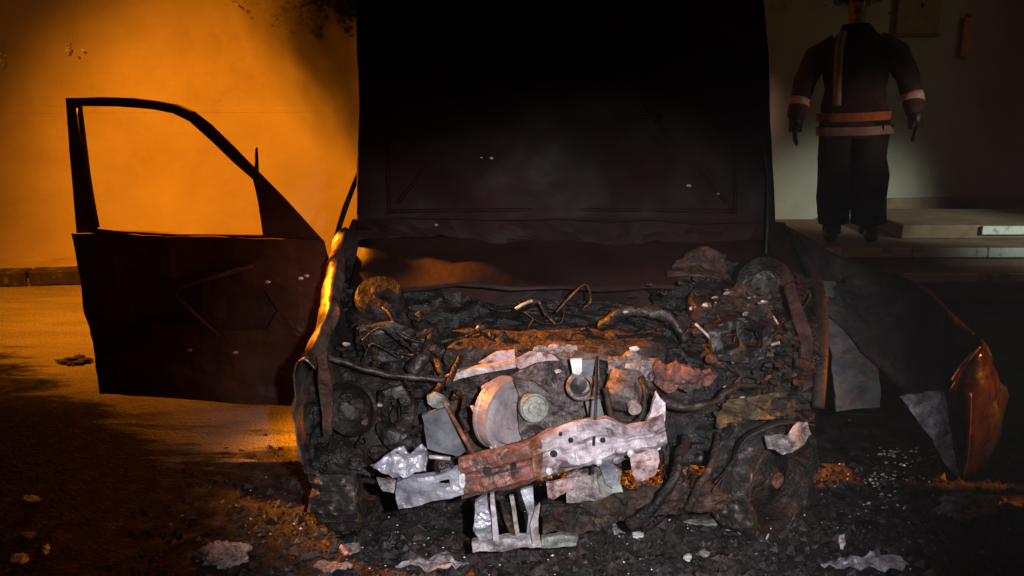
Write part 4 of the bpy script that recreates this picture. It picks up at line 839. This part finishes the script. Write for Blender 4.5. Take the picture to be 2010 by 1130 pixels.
crumbs('charred_crumbs', near, 9000, 'char', 4, (.004, .016), 'loose charred crumbs covering the ground under the wreck', 'debris')
crumbs('ash_crumbs', near, 700, 'white', 5, (.0015, .007), 'pale ash crumbs strewn over the black ground', 'ash')
crumbs('charred_flakes', near, 2200, 'soot', 24, (.012, .034), 'black burnt flakes lying thickly around the wreck', 'debris')
crumbs('burnt_flakes', near, 900, 'dim', 25, (.006, .024), 'dull grey burnt flakes mixed into the black debris', 'debris')
def wide(r): return V((r.uniform(-3, 3.2), r.uniform(2.2, 3.45), 0))
crumbs('soot_crumbs', wide, 900, 'soot', 6, (.004, .014), 'fine soot crumbs strewn wide across the road', 'debris')

# ---------------------------------------------------------------- smoke still hanging in the air
bm = bmesh.new(); add_box(bm, (0, 0.0, 2.0), (130, 130, 6.4))
hz = bmobj('haze', bm, None); hz['kind'] = 'stuff'
hm = bpy.data.materials.new('smoke_haze'); hm.use_nodes = True; nt = hm.node_tree; nt.nodes.clear()
ou = nt.nodes.new('ShaderNodeOutputMaterial'); pv = nt.nodes.new('ShaderNodeVolumePrincipled')
pv.inputs['Density'].default_value = 0.0016; pv.inputs['Color'].default_value = (0.8, 0.78, 0.76, 1); pv.inputs['Anisotropy'].default_value = 0.2
nt.links.new(pv.outputs[0], ou.inputs['Volume']); hz.data.materials.append(hm)

# a thin dark plume still rising beside the hood
bm = bmesh.new(); bmesh.ops.create_icosphere(bm, subdivisions=3, radius=1.0)
pl = bmobj('smoke', bm, None); pl['kind'] = 'stuff'; pl.location = (-0.93, 4.75, 1.95); pl.scale = (0.50, 0.5, 0.98); pl.rotation_euler = (0, R(-20), 0)
sm = bpy.data.materials.new('smoke_plume'); sm.use_nodes = True; nt = sm.node_tree; nt.nodes.clear(); N = nt.nodes; L = nt.links
ou = N.new('ShaderNodeOutputMaterial'); pv = N.new('ShaderNodeVolumePrincipled'); pv.inputs['Color'].default_value = (0.03, 0.025, 0.022, 1)
tc = N.new('ShaderNodeTexCoord'); nn = N.new('ShaderNodeTexNoise'); nn.inputs['Scale'].default_value = 2.4; nn.inputs['Detail'].default_value = 5; L.new(tc.outputs['Object'], nn.inputs['Vector'])
ln = N.new('ShaderNodeVectorMath'); ln.operation = 'LENGTH'; L.new(tc.outputs['Object'], ln.inputs[0])
fo = N.new('ShaderNodeMapRange'); fo.inputs[1].default_value = 1.0; fo.inputs[2].default_value = 0.25; L.new(ln.outputs['Value'], fo.inputs[0])
nr = N.new('ShaderNodeMapRange'); nr.inputs[1].default_value = 0.36; nr.inputs[2].default_value = 0.62; nr.inputs[4].default_value = 8.0; L.new(nn.outputs['Fac'], nr.inputs[0])
mu = N.new('ShaderNodeMath'); mu.operation = 'MULTIPLY'; L.new(fo.outputs[0], mu.inputs[0]); L.new(nr.outputs[0], mu.inputs[1]); L.new(mu.outputs[0], pv.inputs['Density'])
L.new(pv.outputs[0], ou.inputs['Volume']); pl.data.materials.append(sm)
tag(pl, 'thin dark smoke drifting up beside the raised hood', 'smoke')
